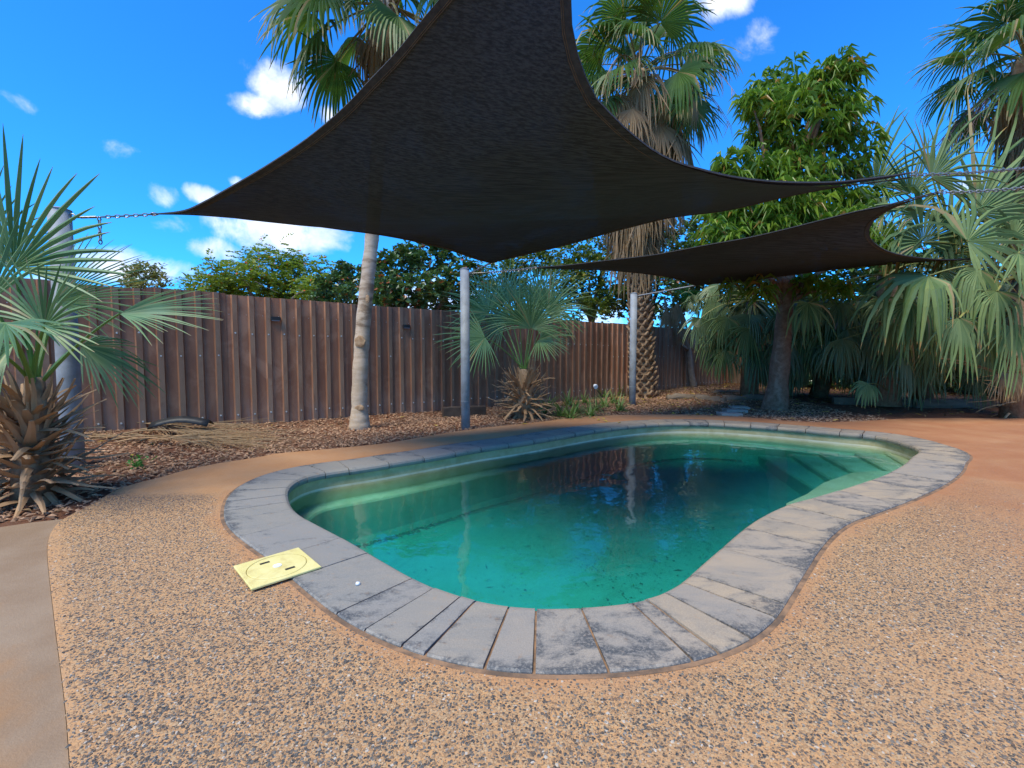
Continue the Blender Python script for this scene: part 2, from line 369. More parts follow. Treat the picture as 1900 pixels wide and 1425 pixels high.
M['bark'] = surf_mat('rough_bark', (.15, .085, .050), (.22, .135, .085), 16, .95, .8, 40, c3=(.27, .185, .125))
M['greybark'] = surf_mat('grey_bark', (.17, .13, .10), (.25, .20, .16), 12, .9, .4)
M['dead'] = leaf_mat('dead_frond', (.40, .265, .14), (.24, .15, .08), trans=.25, rough=.8, spec=.1, c0=(.38, .28, .18))
M['dead2'] = leaf_mat('dry_leaf_base', (.36, .185, .08), (.47, .32, .19), trans=.05, rough=.85, spec=.1, c0=(.22, .12, .06))
M['bluefan'] = leaf_mat('blue_green_fan', (.07, .16, .055), (.26, .37, .15), tip=(.36, .29, .14), tip_from=.93, dry=(.34, .29, .13), dry_amt=.04, trans=.3, c0=(.14, .28, .16))
M['bluestalk'] = leaf_mat('green_stalk', (.12, .26, .055), (.17, .30, .07), trans=.12)
M['washi'] = leaf_mat('green_fan', (.062, .125, .026), (.115, .185, .045), tip=(.36, .28, .12), tip_from=.84, dry=(.34, .25, .11), dry_amt=.07, trans=.4, c0=(.10, .18, .035))
M['washistalk'] = leaf_mat('orange_stalk', (.30, .20, .07), (.26, .24, .07), trans=.1)
M['bism'] = leaf_mat('silver_fan', (.07, .135, .045), (.235, .295, .105), tip=(.46, .28, .10), tip_from=.92, dry=(.36, .27, .13), dry_amt=.07, trans=.25, c0=(.16, .23, .11), rough=.65, spec=.2)
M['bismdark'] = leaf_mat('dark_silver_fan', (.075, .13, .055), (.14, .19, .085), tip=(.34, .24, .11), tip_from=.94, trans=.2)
M['yelstalk'] = leaf_mat('olive_stalk', (.23, .24, .06), (.27, .26, .08), trans=.1)
M['mango'] = leaf_mat('mango_leaf', (.095, .195, .02), (.27, .36, .04), trans=.42, rough=.35, dry=(.38, .22, .05), dry_amt=.03, spec=.5, c0=(.10, .20, .022))
M['grape'] = leaf_mat('round_dark_leaf', (.045, .10, .03), (.105, .17, .05), trans=.2, rough=.3, dry=(.30, .09, .03), dry_amt=.05, spec=.5)
M['poin'] = leaf_mat('feathery_leaf', (.14, .215, .02), (.28, .31, .035), trans=.4, dry=(.75, .12, .03), dry_amt=.015, c0=(.10, .18, .02))
M['olive'] = leaf_mat('olive_leaf', (.20, .19, .05), (.27, .24, .08), trans=.3)
M['bush'] = leaf_mat('mid_green_leaf', (.06, .115, .02), (.14, .18, .03), trans=.3, dry=(.35, .27, .04), dry_amt=.05)
M['shrub'] = leaf_mat('glossy_green_leaf', (.05, .17, .03), (.09, .25, .045), trans=.3)
M['strap'] = leaf_mat('strap_leaf', (.10, .20, .035), (.20, .27, .07), trans=.25, dry=(.34, .25, .11), dry_amt=.22)
M['litter'] = leaf_mat('leaf_litter', (.30, .19, .09), (.17, .10, .055), trans=.1, rough=.8, spec=.1, dry=(.50, .36, .06), dry_amt=.12)
M['yellow'] = leaf_mat('yellow_leaf', (.62, .44, .03), (.55, .38, .05), trans=.2)
M['fruit'] = surf_mat('purple_strand', (.13, .065, .075), (.20, .12, .11), 10, .8, 0)

# ------------------------------------------------------------------ pool outline (plan)
near = [(1705.5,831),(1694,846.5),(1679.5,861),(1642,880),(1579,902),(1504.6,924),(1460,936),(1418,956),(1380,982),(1337,1019),(1300,1051),(1268,1080.5),(1239,1098),(1204,1110.7),(1171.6,1117.6),(1082,1126),(989,1127.5),(951,1125),(889,1115),(810,1090),(768.6,1073),(684,1025),(633,995.5),(569,963),(540,943)]
far = [(530,926),(536,911),(559,896),(590,887),(621,882),(691,872),(762,860),(827,849),(882,839),(982,824),(1098,804),(1175,794),(1244,789.5),(1313,790),(1381,793.5),(1449,798.5),(1510,804),(1575,810),(1635,816)]
pts = [gp(x, y, .012)[:2] for x, y in near]+[gp(x, y, -.035)[:2] for x, y in far]
ring = resample(crom(pts, 12), 480, True)
for _ in range(14): ring = .5*ring+.25*(np.roll(ring, 1, 0)+np.roll(ring, -1, 0))
ring = resample(ring, 480, True)
def area(P): return .5*np.sum(P[:, 0]*np.roll(P[:, 1], -1)-np.roll(P[:, 0], -1)*P[:, 1])
if area(ring) < 0: ring = ring[::-1].copy()          # counter-clockwise
def offset(P, d):
    t = np.roll(P, -1, 0)-np.roll(P, 1, 0); t /= np.linalg.norm(t, axis=1)[:, None]
    n = np.stack([t[:, 1], -t[:, 0]], 1)
    for _ in range(6): n = .5*n+.25*(np.roll(n, 1, 0)+np.roll(n, -1, 0))
    n /= np.linalg.norm(n, axis=1)[:, None]
    return P+n*d
CW = .372
outer_ring = offset(ring, CW)

# ------------------------------------------------------------------ deck, path, soil
strip = [(121,961),(173,934),(216,909),(259,895),(296,886),(345,872),(403,860),(480,848),(517.6,841),(620.7,832),(724,821),(810,806),(896,794),(999,783),(1078,774),(1153,770),(1260,769),(1371,773),(1466,781),(1545,783),(1624,780),(1703,776),(1900,776)]
far_edge = [tuple(gp(x, y)[:2]) for x, y in strip]+[(11.5, 7.35), (14.5, 6.2)]
left_edge = [tuple(gp(x, y)[:2]) for x, y in [(130,1425),(120,1300),(101,1150),(88,1030),(92,995),(104,975)]]
deck_poly = [(-.95, -3.5)]+left_edge+far_edge+[(14.5, -3.5)]
deck_poly = deck_poly[:1]+[tuple(p) for p in crom(deck_poly[1:-1], 5, False)]+deck_poly[-1:]
fdir = unit([1.212, 1.0]); fnor = np.array([fdir[1], -fdir[0]])      # along the left fence; towards the pool
fence0 = gp(414, 798)[:2]
def fence_d(P): return (np.asarray(P)[:, :2]-fence0)@fnor             # metres in front of the left fence
corner_t = 15.0
corner = fence0+fdir*corner_t
def soil_z(P):
    P = np.asarray(P); x, y = P[:, 0], P[:, 1]
    z = -.018+.018*vnoise(x, y, 2.1, 3)+.012*vnoise(x, y, 5.5, 5)
    z = z+.10*np.clip((-x-3.2)/2.0, 0, 1)*np.clip(1-fence_d(P)/2.2, 0, 1)
    z = z+.06*np.clip(1-fence_d(P)/.5, 0, 1)*np.clip((-x+1)/4, 0, 1)
    z = z+.12*np.clip((y-8.6)/2.0, 0, 1)*np.clip((x-3)/2, 0, 1)       # the bed under the trees lies a little higher
    return z
def cdt_sheet(polys, holes, spacing, box, zf, name, mat, attrs=None, thick=0):
    """Sheet bounded by polys[0], with holes, filled with a jittered grid."""
    rg = np.random.RandomState(1)
    gx, gy = np.meshgrid(np.arange(box[0], box[1], spacing), np.arange(box[2], box[3], spacing))
    G = np.stack([gx.ravel(), gy.ravel()], 1); G += rg.uniform(-.25, .25, G.shape)*spacing
    keep = inpoly(G, polys)
    for h in holes: keep &= ~inpoly(G, h)
    for h in [polys]+list(holes): keep &= dist_poly(G, h) > spacing*.35
    G = G[keep]
    V = [Vector(p[:2]) for p in polys]; E_ = [(i, (i+1) % len(polys)) for i in range(len(polys))]
    for h in holes:
        b = len(V); V += [Vector((p[0], p[1])) for p in h]; E_ += [(b+i, b+(i+1) % len(h)) for i in range(len(h))]
    V += [Vector(p) for p in G.tolist()]
    v2, e2, f2, *_ = geometry.delaunay_2d_cdt(V, E_, [], 0, 1e-6)
    P = np.array([[p.x, p.y] for p in v2])
    cen = np.array([P[list(f)].mean(0) for f in f2])
    ok = inpoly(cen, polys)
    for h in holes: ok &= ~inpoly(cen, h)
    F = [list(f) for f, k in zip(f2, ok) if k]
    F = [f if (P[f[1]][0]-P[f[0]][0])*(P[f[2]][1]-P[f[0]][1])-(P[f[1]][1]-P[f[0]][1])*(P[f[2]][0]-P[f[0]][0]) > 0 else f[::-1] for f in F]
    z = zf(P)
    me = bpy.data.meshes.new(name)
    Vv = np.c_[P, z]
    nV = len(Vv); faces = F
    if thick:                                        # a skirt down the rim, so that the slab has an edge
        cnt = {}
        for f in F:
            for a, b in zip(f, f[1:]+f[:1]): cnt[(a, b)] = 1
        rim = [(a, b) for (a, b) in cnt if (b, a) not in cnt]
        ids = sorted({a for a, b in rim}); pos_ = {a: k for k, a in enumerate(ids)}; top = Vv[ids]; k = len(ids)
        Vv = np.vstack([Vv, top, top-np.array([0, 0, thick])])
        faces = F+[[nV+pos_[b], nV+pos_[a], nV+k+pos_[a], nV+k+pos_[b]] for a, b in rim]
    me.from_pydata(Vv.tolist(), [], faces); me.materials.append(mat)
    for k, fn in (attrs or {}).items():
        at_ = me.attributes.new(k, 'FLOAT', 'POINT'); val = np.clip(fn(Vv), 0, 1); at_.data.foreach_set('value', val)
    me.polygons.foreach_set('use_smooth', [True]*len(F)+[False]*(len(faces)-len(F)))
    o = bpy.data.objects.new(name, me); COL.objects.link(o); o['kind'] = 'structure'; return o
sub = lambda P, n: resample(P, n, True)
hole_deck = offset(ring, CW+.012)[::3]
def film(P):
    dc = dist_poly(P, outer_ring[::4]); de = dist_poly(P, far_edge)
    f = .9*np.clip(1-dc/.075, 0, 1)
    side = inpoly(P, [(-9, 3.6), (-2.2, 3.3), (-1, 4.3), (1.2, 6.5), (2.4, 7.0), (3.5, 6.8), (5.4, 5.3), (16, 7), (16, 12), (-9, 12)])
    f = f+1.0*side*np.clip(dist_poly(P, [(-2.0, 3.2), (-1, 4.4), (1.2, 6.6)])*1.5+.4, 0, 1)
    f = f+.75*np.clip((P[:, 0]-2.0-.35*(P[:, 1]-1))/1.6, 0, 1)
    f = f+.6*np.clip(1-np.hypot((P[:, 0]-.5)/1.0, (P[:, 1]-.95)/.22), 0, 1)
    f = f+.5*np.clip(1-np.hypot((P[:, 0]-1.6)/.8, (P[:, 1]-1.35)/.4), 0, 1)
    f = f+.7*np.clip(1-dist_poly(P, left_edge+[left_edge[-1]])/.035, 0, 1)
    return f
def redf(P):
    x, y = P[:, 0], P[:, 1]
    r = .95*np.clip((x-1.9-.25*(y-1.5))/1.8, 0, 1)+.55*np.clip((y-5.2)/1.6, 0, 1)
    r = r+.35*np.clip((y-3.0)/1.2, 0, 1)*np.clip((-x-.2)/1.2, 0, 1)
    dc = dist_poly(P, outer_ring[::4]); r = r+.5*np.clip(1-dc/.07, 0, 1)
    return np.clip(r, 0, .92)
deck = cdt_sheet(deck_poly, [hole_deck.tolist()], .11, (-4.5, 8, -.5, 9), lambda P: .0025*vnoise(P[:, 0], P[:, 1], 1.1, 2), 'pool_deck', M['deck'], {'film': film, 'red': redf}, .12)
def stones():
    """The aggregate near the camera as real pebbles standing a millimetre or two out of the concrete."""
    rg = np.random.RandomState(77); n = 260000
    y = .85+2.5*rg.rand(n)**1.35; x = rg.uniform(-1.15, 1.2, n)*y
    P = np.c_[x, y]; keep = inpoly(P, deck_poly) & ~inpoly(P, offset(ring, CW+.02)[::4]); P = P[keep]
    f = np.clip(film(P), 0, 1); pat = .5+.5*vnoise(P[:, 0], P[:, 1], 1.3, 12)+.25*vnoise(P[:, 0], P[:, 1], 4.5, 13)
    near_ = np.clip((3.3-P[:, 1])/1.2, 0, 1)
    P = P[rg.rand(len(P)) < (1-.85*f)*np.clip(1.25-pat*1.05, .10, 1)*near_*.62]; k = len(P)
    r_ = .0026+.0052*rg.rand(k)**2.2; h = r_*rg.uniform(.12, .32, k); th = rg.uniform(0, 6.28, k); asp = rg.uniform(.5, 1, k); m = 5
    V = np.zeros((k, 2*m, 3)); z0 = .0025*vnoise(P[:, 0], P[:, 1], 1.1, 2)
    for j in range(m):
        a = 2*math.pi*j/m+rg.uniform(-.35, .35, k); rr = r_*rg.uniform(.8, 1.15, k); u, v = np.cos(a)*rr, np.sin(a)*rr*asp
        dx, dy = u*np.cos(th)-v*np.sin(th), u*np.sin(th)+v*np.cos(th)
        V[:, j] = np.c_[P[:, 0]+dx, P[:, 1]+dy, z0-.001]; V[:, m+j] = np.c_[P[:, 0]+dx*.62, P[:, 1]+dy*.62, z0+h]
    b = np.arange(k)[:, None]*2*m; F = [b+np.array([[j, (j+1) % m, m+(j+1) % m, m+j]]) for j in range(m)]
    mb = MB(); mb.add(V.reshape(-1, 3), np.concatenate(F, 0)); T_ = b+np.array([[m+j for j in range(m)]])
    mb.f += T_.tolist(); mb.mi += [0]*k
    o = mb.build('aggregate_pebbles', M['pebble'], None, kind='stuff'); tag(o, 'small dark and tan pebbles set in the concrete paving', 'pebbles')
stones()
path_poly = [(-9, -3.5), (-.955, -3.5)]+[(p[0]-.002, p[1]) for p in crom(left_edge, 5, False)]+[tuple(gp(x, y)[:2]) for x, y in [(116,962),(60,968),(0,977),(-160,990)]]+[(-9, 2.9)]
cdt_sheet(path_poly, [], .2, (-9, 0, -3.4, 4), lambda P: -.004+.003*vnoise(P[:, 0], P[:, 1], 1.0, 7), 'concrete_path', M['path'], None, .10)
soil_hole = offset(ring, .20)[::3]
big = [(-400, -400), (400, -400), (400, 400), (-400, 400)]
def ground_z(P):
    z = soil_z(P); far_ = np.clip((np.hypot(P[:, 0], P[:, 1])-25)/30, 0, 1)
    z = z*(1-far_)-.02*far_
    under = inpoly(P, deck_poly) | inpoly(P, path_poly)
    for pl in (deck_poly, path_poly): pass
    return np.where(under, -.055, z)
cdt_sheet(big, [soil_hole.tolist()], .22, (-10, 15, -1, 20), ground_z, 'ground', M['soil'])

# ------------------------------------------------------------------ pool: coping tiles, shell, steps, water
pool = empty('swimming_pool', (1.4, 4.0, 0), 'kidney shaped fibreglass pool with slate coping and corner steps', 'swimming pool')
def tiles():
    n = len(ring); P = ring; O = outer_ring
    li = np.linalg.norm(np.roll(P, -1, 0)-P, axis=1); lo = np.linalg.norm(np.roll(O, -1, 0)-O, axis=1)
    ln = np.maximum(li, lo); cum = np.r_[0, np.cumsum(ln)]
    rg = random.Random(11); cuts = [0.0]
    def curv(s):
        i = int(np.searchsorted(cum, s)) % n; a = P[(i+10) % n]-P[i]; b = P[i]-P[i-10]
        return abs(math.atan2(a[0]*b[1]-a[1]*b[0], a@b))
    joints = [(569,963),(633,995.5),(684,1025),(768.6,1073),(810,1090),(849,1104),(889,1115),(951,1125),(989,1127.5),(1082,1126),(1171.6,1117.6),(1204,1110.7),(1239,1098),(1268,1080.5),(1283,1067),(1337,1018),(1385,980),(1416,957),(1460,936),(1504,924),(1555,909),(1610,891),(1650,875),(1680,860)]
    ji = sorted(int(np.argmin(np.linalg.norm(P-gp(x, y, .012)[:2], axis=1))) for x, y in joints)
    gaps = [((ji[(k+1) % len(ji)]-ji[k]) % n, k) for k in range(len(ji))]; big_ = max(gaps)[1]   # the far side, where the tiles run on regularly
    ji = ji[big_+1:]+[j+n for j in ji[:big_+1]]; ji = [j-n if ji[0] >= n else j for j in ji]
    C2 = np.r_[cum, cum[1:]+cum[-1], cum[1:]+2*cum[-1]]; cuts = [C2[j] for j in ji]; stop = cuts[0]+cum[-1]
    while cuts[-1] < stop-.3:
        k = curv((cuts[-1]+.1) % cum[-1]); cuts.append(cuts[-1]+(.385+rg.uniform(-.012, .012) if k < .16 else rg.choice([.27, .30, .22, .34])))
    if stop-cuts[-1] < .15: cuts.pop()
    cuts.append(stop); idx = np.interp(cuts, C2, np.arange(len(C2)))
    prof = [(-.004, -.05), (-.012, -.036), (-.016, -.02), (-.010, -.002), (.006, .0095), (.022, .012), (CW*.5, .012), (CW-.05, .0125), (CW-.006, .012), (CW, .006), (CW, -.06)]
    rings = [(offset(P, d), z) for d, z in prof]
    def lerp(A, t): i = int(math.floor(t)); f = t-i; return A[i % n]*(1-f)+A[(i+1) % n]*f
    for k in range(len(idx)-1):
        g = .0045/(cum[-1]/n); a, b = idx[k]+g, idx[k+1]-g; ns = 5
        mb = MB(); V = []; A = []; dz = rg.uniform(-.0018, .0018); tl = rg.uniform(-.002, .002)
        for s in range(ns+1):
            t = a+(b-a)*s/ns
            for (RR, z), (d, _) in zip(rings, prof):
                q = lerp(RR, t); V.append((q[0], q[1], z+dz+tl*(s/ns-.5)))
                A.append(max(1.0 if d > CW-.03 else (.45 if d > CW-.09 else 0), .55 if s in (0, ns) else 0))
        m = len(prof)
        F = [[s*m+j, (s+1)*m+j, (s+1)*m+j+1, s*m+j+1] for s in range(ns) for j in range(m-1)]
        F += [list(range(m)), list(range(ns*m, ns*m+m))[::-1]]
        F += [[s*m+m-1, (s+1)*m+m-1, (s+1)*m, s*m] for s in range(ns)]
        mb.add(V, F, 0, A)
        o = rebase(mb.build('coping_tile', M['coping'], pool))
tiles()
def strip_mesh(name, a, b, za, zb, mat, parent, smooth=False):
    A, B = offset(ring, a), offset(ring, b); n = len(A); mb = MB()
    mb.add(np.vstack([np.c_[A, np.full(n, za)], np.c_[B, np.full(n, zb)]]), [[i, (i+1) % n, n+(i+1) % n, n+i][::-1] for i in range(n)])
    return rebase(mb.build(name, mat, parent, smooth))
strip_mesh('grout_bed', .02, CW+.02, .0075, .001, M['grout'], pool)
def floor_z(x, y):
    t = ((np.asarray(x)+1.3)*.76+(np.asarray(y)-3.6)*.64)/5.2; return -.66+.14*t
def shell():
    WL = -.15
    rows = [(.012, -.045), (.014, -.09), (.012, WL+.02), (.006, WL-.03), (-.004, -.255), (-.012, -.265), (-.125, -.275), (-.137, -.29), (-.150, -.40)]
    n = len(ring); mb = MB(); V = []; base = None
    for d, z in rows: V.append(np.c_[offset(ring, d), np.full(n, z)])
    for d, k in ((-.165, .08), (-.19, .03), (-.25, 0)):
        Q = offset(ring, d); V.append(np.c_[Q, floor_z(Q[:, 0], Q[:, 1])+k])
    m = len(V); F = [[r*n+i, r*n+(i+1) % n, (r+1)*n+(i+1) % n, (r+1)*n+i] for r in range(m-1) for i in range(n)]
    mi = []
    mb.add(np.vstack(V), [f for f in F[2*n:]], 0)
    mb.add(np.vstack(V[:3]), [f for f in F[:2*n]], 1)
    o = rebase(mb.build('shell', [M['shell'], M['scum']], pool))
    Q = V[-1][::4]; fl = MB(); tri = geometry.tessellate_polygon([[Vector(p) for p in Q]])
    # a floor of small facets so that it follows the slope
    fl.add(Q, [list(t) for t in tri]); rebase(fl.build('floor', M['shell'], pool))
shell()
def step(edge, back, z, name='step'):
    """Slab with its riser along edge (two plan points), reaching back, top at z; rounded nose."""
    a, b = np.array(edge[0]), np.array(edge[1]); back = [np.array(q) for q in back]
    mb = MB(); poly = [a, b]+back; nrm = unit(np.array([-(b-a)[1], (b-a)[0]]));
    if (back[0]-b)@nrm > 0: nrm = -nrm
    P2 = [p.copy() for p in poly]; P2[0] = P2[0]-nrm*.018; P2[1] = P2[1]-nrm*.018
    k = len(poly)
    V = [(*p, z) for p in P2]+[(*p, z-.018) for p in poly]+[(*p, -.75) for p in poly]
    F = [list(range(k))]+[[i, i+k, (i+1) % k+k, (i+1) % k] for i in range(k)]+[[i+k, i+2*k, (i+1) % k+2*k, (i+1) % k+k] for i in range(k)]
    mb.add(V, F); return rebase(mb.build(name, M['shell'], pool))
E_ = [((3.16,4.62),(3.50,6.45),-.38),((3.42,4.78),(3.82,6.2),-.315),((3.76,4.92),(4.06,6.0),-.26),((4.04,4.82),(4.38,5.8),-.21),((4.32,4.96),(4.64,5.65),-.172)]
for i, (a, b, z) in enumerate(E_):
    if i+1 < len(E_): c, d = E_[i+1][1], E_[i+1][0]; c = (c[0]+.05, c[1]); d = (d[0]+.05, d[1])
    else: c, d = (5.0, 5.5), (4.75, 4.9)
    step((a, b), [c, d], z)
# the moulded seat along the near side that runs into the steps
mbb = MB(); bp_ = [(1.9,3.02),(2.30,3.78),(2.65,4.05),(3.05,4.42),(3.6,4.80),(3.95,4.90),(4.10,4.84),(4.4,4.95),(4.55,4.85),(3.75,4.1),(3.1,3.62),(2.4,3.2)]
k = len(bp_); mbb.add([(*p, -.225) for p in bp_]+[(*p, -.26) for p in bp_]+[(*p, -.75) for p in bp_],
  [list(range(k))[::-1]]+[[i, (i+1) % k, (i+1) % k+k, i+k] for i in range(k)]+[[i+k, (i+1) % k+k, (i+1) % k+2*k, i+2*k] for i in range(k)])
rebase(mbb.build('bench_seat', M['shell'], pool))
def water():
    Q = offset(ring, .05)[::3]; n = len(Q); mb = MB(); tri = geometry.tessellate_polygon([[Vector((*p, 0)) for p in Q]])
    V = np.vstack([np.c_[Q, np.full(n, -.15)], np.c_[Q, np.full(n, -.72)]])
    T1 = [list(t) for t in tri]
    def up(t): a, b, c = (V[i] for i in t); return t if np.cross(b-a, c-a)[2] > 0 else t[::-1]
    T1 = [up(t) for t in T1]
    F = T1+[[i+n for i in t[::-1]] for t in T1]+[[i, i+n, (i+1) % n+n, (i+1) % n] for i in range(n)]
    F = F[:len(T1)*2]+[f for f in F[len(T1)*2:]]
    mb.add(V, F); o = mb.build('pool_water', M['water']); o['kind'] = 'structure'
    bm = bmesh.new(); bm.from_mesh(o.data); bmesh.ops.recalc_face_normals(bm, faces=bm.faces); bm.to_mesh(o.data); bm.free()
water()
# sunk leaves and grit on the pool floor
def leaf_cloud(P, D, L, Wd, mb, fold=.25, up=None, droop=0, rg=None):
    """Vectorised simple leaves: 5 vertices, 4 triangles each."""
    n = len(P); D = D/np.linalg.norm(D, axis=1)[:, None]
    upv = np.tile([0, 0, 1.0], (n, 1)) if up is None else up
    s = np.cross(D, upv); s /= np.linalg.norm(s, axis=1)[:, None]+1e-6
    nn = np.cross(s, D); L = np.broadcast_to(L, (n,))[:, None]; Wd = np.broadcast_to(Wd, (n,))[:, None]
    mid = P+D*L*.48; dz = np.zeros((n, 3)); dz[:, 2] = -droop
    V = np.stack([P, mid+s*Wd*.5+nn*Wd*fold, P+D*L+dz*L, mid-s*Wd*.5+nn*Wd*fold, mid+dz*L*.2], 1).reshape(-1, 3)
    b = np.arange(n)[:, None]*5
    F = np.concatenate([b+np.array([t]) for t in ([0, 4, 1], [1, 4, 2], [2, 4, 3], [3, 4, 0])], 0)
    mb.add(V, F, 0, np.tile([0, .5, 1, .5, .5], n))
rg = np.random.RandomState(5)
def scatter(poly_fn, n, box, rg):
    P = np.c_[rg.uniform(box[0], box[1], n*6), rg.uniform(box[2], box[3], n*6)]; P = P[poly_fn(P)]; return P[:n]
inn = offset(ring, -.30)
P = scatter(lambda q: inpoly(q, inn[::4]) & ~inpoly(q, bp_) & (q[:, 0] < 3.3+.1*(q[:, 1]-4)), 5200, (-2, 5, 1.5, 7), rg)
wgt = 1.1*vnoise(P[:, 0], P[:, 1], 2.4, 9)+.8*vnoise(P[:, 0], P[:, 1], 6.5, 2)+.55*(P[:, 0]-2.0)+.45*rg.randn(len(P)); P = P[wgt > -.85]
mb = MB(); z = floor_z(P[:, 0], P[:, 1])+.006; th = rg.uniform(0, 6.3, len(P))
leaf_cloud(np.c_[P, z], np.c_[np.cos(th), np.sin(th), .1*rg.randn(len(th))], np.where(rg.rand(len(P)) < .05, rg.uniform(.05, .09, len(P)), rg.uniform(.007, .024, len(P))), np.where(rg.rand(len(P)) < .05, .02, .008), mb)
sunk = mb.build('sunken_leaf_litter', M['litter'], None, kind='stuff')
tag(sunk, 'small brown leaves and grit lying on the green pool floor', 'leaf litter')
# the line of dirt where the far wall meets the floor
mb = MB(); Q = offset(ring, -.215); sel = (Q[:, 1] > Q[:, 0]*.72+3.3) & (Q[:, 0] < 3.3)
Q = Q[sel]; rp = np.repeat(Q, 8, 0)+rg.uniform(-.012, .012, (len(Q)*8, 2)); th = rg.uniform(0, 6.3, len(rp))
leaf_cloud(np.c_[rp, floor_z(rp[:, 0], rp[:, 1])+.03], np.c_[np.cos(th), np.sin(th), .1*rg.randn(len(th))], rg.uniform(.018, .04, len(rp)), .014, mb)
o = mb.build('dirt_line', M['litter'], None, kind='stuff'); tag(o, 'dark line of dirt along the foot of the far pool wall', 'dirt')
# skimmer lid
def lid():
    c = np.mean([gp(x, y, .03)[:2] for x, y in [(429,1049),(556,1014),(597,1047),(467,1087)]], 0)
    a, b = gp(429, 1049, .03)[:2], gp(556, 1014, .03)[:2]; rz = math.atan2(b[1]-a[1], b[0]-a[0])
    root = empty('skimmer_lid', (c[0], c[1], .012), 'square yellow plastic skimmer lid lying across the coping edge', 'skimmer lid'); root.rotation_euler = (R(.3), R(-.6), rz)
    h = .147; mb = MB(); V = []
    for s_, z in ((h-.002, .001), (h, .003), (h, .009), (h-.003, .012)):
        for x, y in ((-1, -1), (1, -1), (1, 1), (-1, 1)): V.append((x*s_, y*s_, z))
    F = [[3, 2, 1, 0]]+[[r*4+i, r*4+(i+1) % 4, r*4+4+(i+1) % 4, r*4+4+i] for r in range(3) for i in range(4)]
    # top with a round recess for the cover disc
    n = 48; ci = [(math.cos(2*math.pi*i/n)*.128, math.sin(2*math.pi*i/n)*.128, .012) for i in range(n)]
    k0 = len(V); V += ci; V += [(x, y, .006) for x, y, z in ci]; V += [(x*.975, y*.975, .006) for x, y, z in ci]
    tri = geometry.tessellate_polygon([[Vector(V[12+i]) for i in range(4)], [Vector(p) for p in ci[::-1]]])
    mp = lambda i: 12+i if i < 4 else k0+(n-1-(i-4))
    F += [[mp(i) for i in t] for t in tri]
    F += [[k0+r*n+i, k0+r*n+(i+1) % n, k0+(r+1)*n+(i+1) % n, k0+(r+1)*n+i] for r in range(2) for i in range(n)]
    mb.add(V, F); mb.build('frame', M['lid'], root)
    mb = MB(); V = [(math.cos(2*math.pi*i/n)*q, math.sin(2*math.pi*i/n)*q, z) for q, z in ((.1245, .005), (.1245, .0115), (.122, .0128)) for i in range(n)]
    mb.add(V, [[r*n+i, r*n+(i+1) % n, (r+1)*n+(i+1) % n, (r+1)*n+i] for r in range(2) for i in range(n)]+[list(range(2*n, 3*n))])
    disc = mb.build('cover_disc', M['lid'], root)
    for s_ in (-1, 1):
        mb = MB(); mb.box((s_*.034, -s_*.070, .0133), .021, .008, .0012, 0); mb.build('finger_slot', M['slot'], disc)
    mb = MB(); mb.tube([(0, 0, .0125), (0, 0, .0148)], .019, 20); mb.build('centre_badge', M['white'], disc)
lid()
mb = MB(); c = gp(664, 1081, .02); mb.tube([(c[0], c[1], .0125), (c[0], c[1], .022)], [.011, .008], 12)
tag(mb.build('coping_button', M['white'], None, True), 'small white plastic button on the coping near the lid', 'button')

# ------------------------------------------------------------------ fences
def fence(name, origin, d, nor, t0, t1, ztop, zbot, mats, label, cat, seed, screws=True):
    root = empty(name, (origin[0]+d[0]*(t0+t1)/2, origin[1]+d[1]*(t0+t1)/2, 0), label, cat)
    rg = random.Random(seed); pitch = .207; per = 4; w = pitch*per; n = int(math.ceil((t1-t0)/w))
    for i in range(n):
        ts = t0+i*w; prof = []; row = []
        jit = rg.uniform(-.012, .012); th = .002
        for k in range(per):
            c = ts+(k+.5)*pitch
            prof += [(c-pitch*.5+(.0 if k else -.018), .0), (c-.044, 0), (c-.029, .026), (c+.029, .026), (c+.044, 0)]
        prof.append((ts+w+.0, 0)); off = .004 if i % 2 else 0
        mb = MB(); m = len(prof); V = []
        zt, zb = ztop+jit, zbot-.05
        lean = rg.uniform(-.006, .006)
        for z in (zb, zt):
            for back in (0, 1):
                for t, h in prof:
                    q = origin+d*t+nor*(h+off-back*.003+(lean*(z-zb)))
                    V.append((q[0], q[1], z))
        fr = lambda r, b, j: (r*2+b)*m+j
        for j in range(m-1):
            mb_f = [fr(0, 0, j), fr(0, 0, j+1), fr(1, 0, j+1), fr(1, 0, j)]
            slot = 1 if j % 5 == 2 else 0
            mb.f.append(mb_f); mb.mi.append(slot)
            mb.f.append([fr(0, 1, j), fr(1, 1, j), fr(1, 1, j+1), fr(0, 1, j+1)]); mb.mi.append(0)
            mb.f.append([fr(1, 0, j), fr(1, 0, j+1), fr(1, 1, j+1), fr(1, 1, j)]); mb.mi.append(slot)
        for j in (0, m-1): mb.f.append([fr(0, 0, j), fr(1, 0, j), fr(1, 1, j), fr(0, 1, j)]); mb.mi.append(0)
        mb.v.append(np.array(V)); mb.at.append(np.zeros(len(V))); mb.k = len(V)
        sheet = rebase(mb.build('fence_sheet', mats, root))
        if screws:
            sb = MB(); zm = rg.choice([1.33, 1.33, 1.02, 1.02, 1.30])
            for k in range(per):
                c = ts+(k+.5)*pitch
                for z in (zm+rg.uniform(-.008, .008), .20+rg.uniform(-.01, .01)):
                    q = origin+d*c+nor*(.027+off); p = np.array([q[0], q[1], z])
                    sb.tube([p, p+np.r_[nor*.006, 0]], [.0125, .009], 8)
                for dd in (.06, .14):
                    q = origin+d*(ts+k*pitch+dd*.45+.012)+nor*(off+.001)
                    p = np.array([q[0], q[1], ztop-.27]); sb.tube([p, p+np.r_[nor*.004, 0]], [.006, .004], 6)
            sb.build('screws', M['screw'], sheet, kind='stuff')
    return root
FZ = 1.862
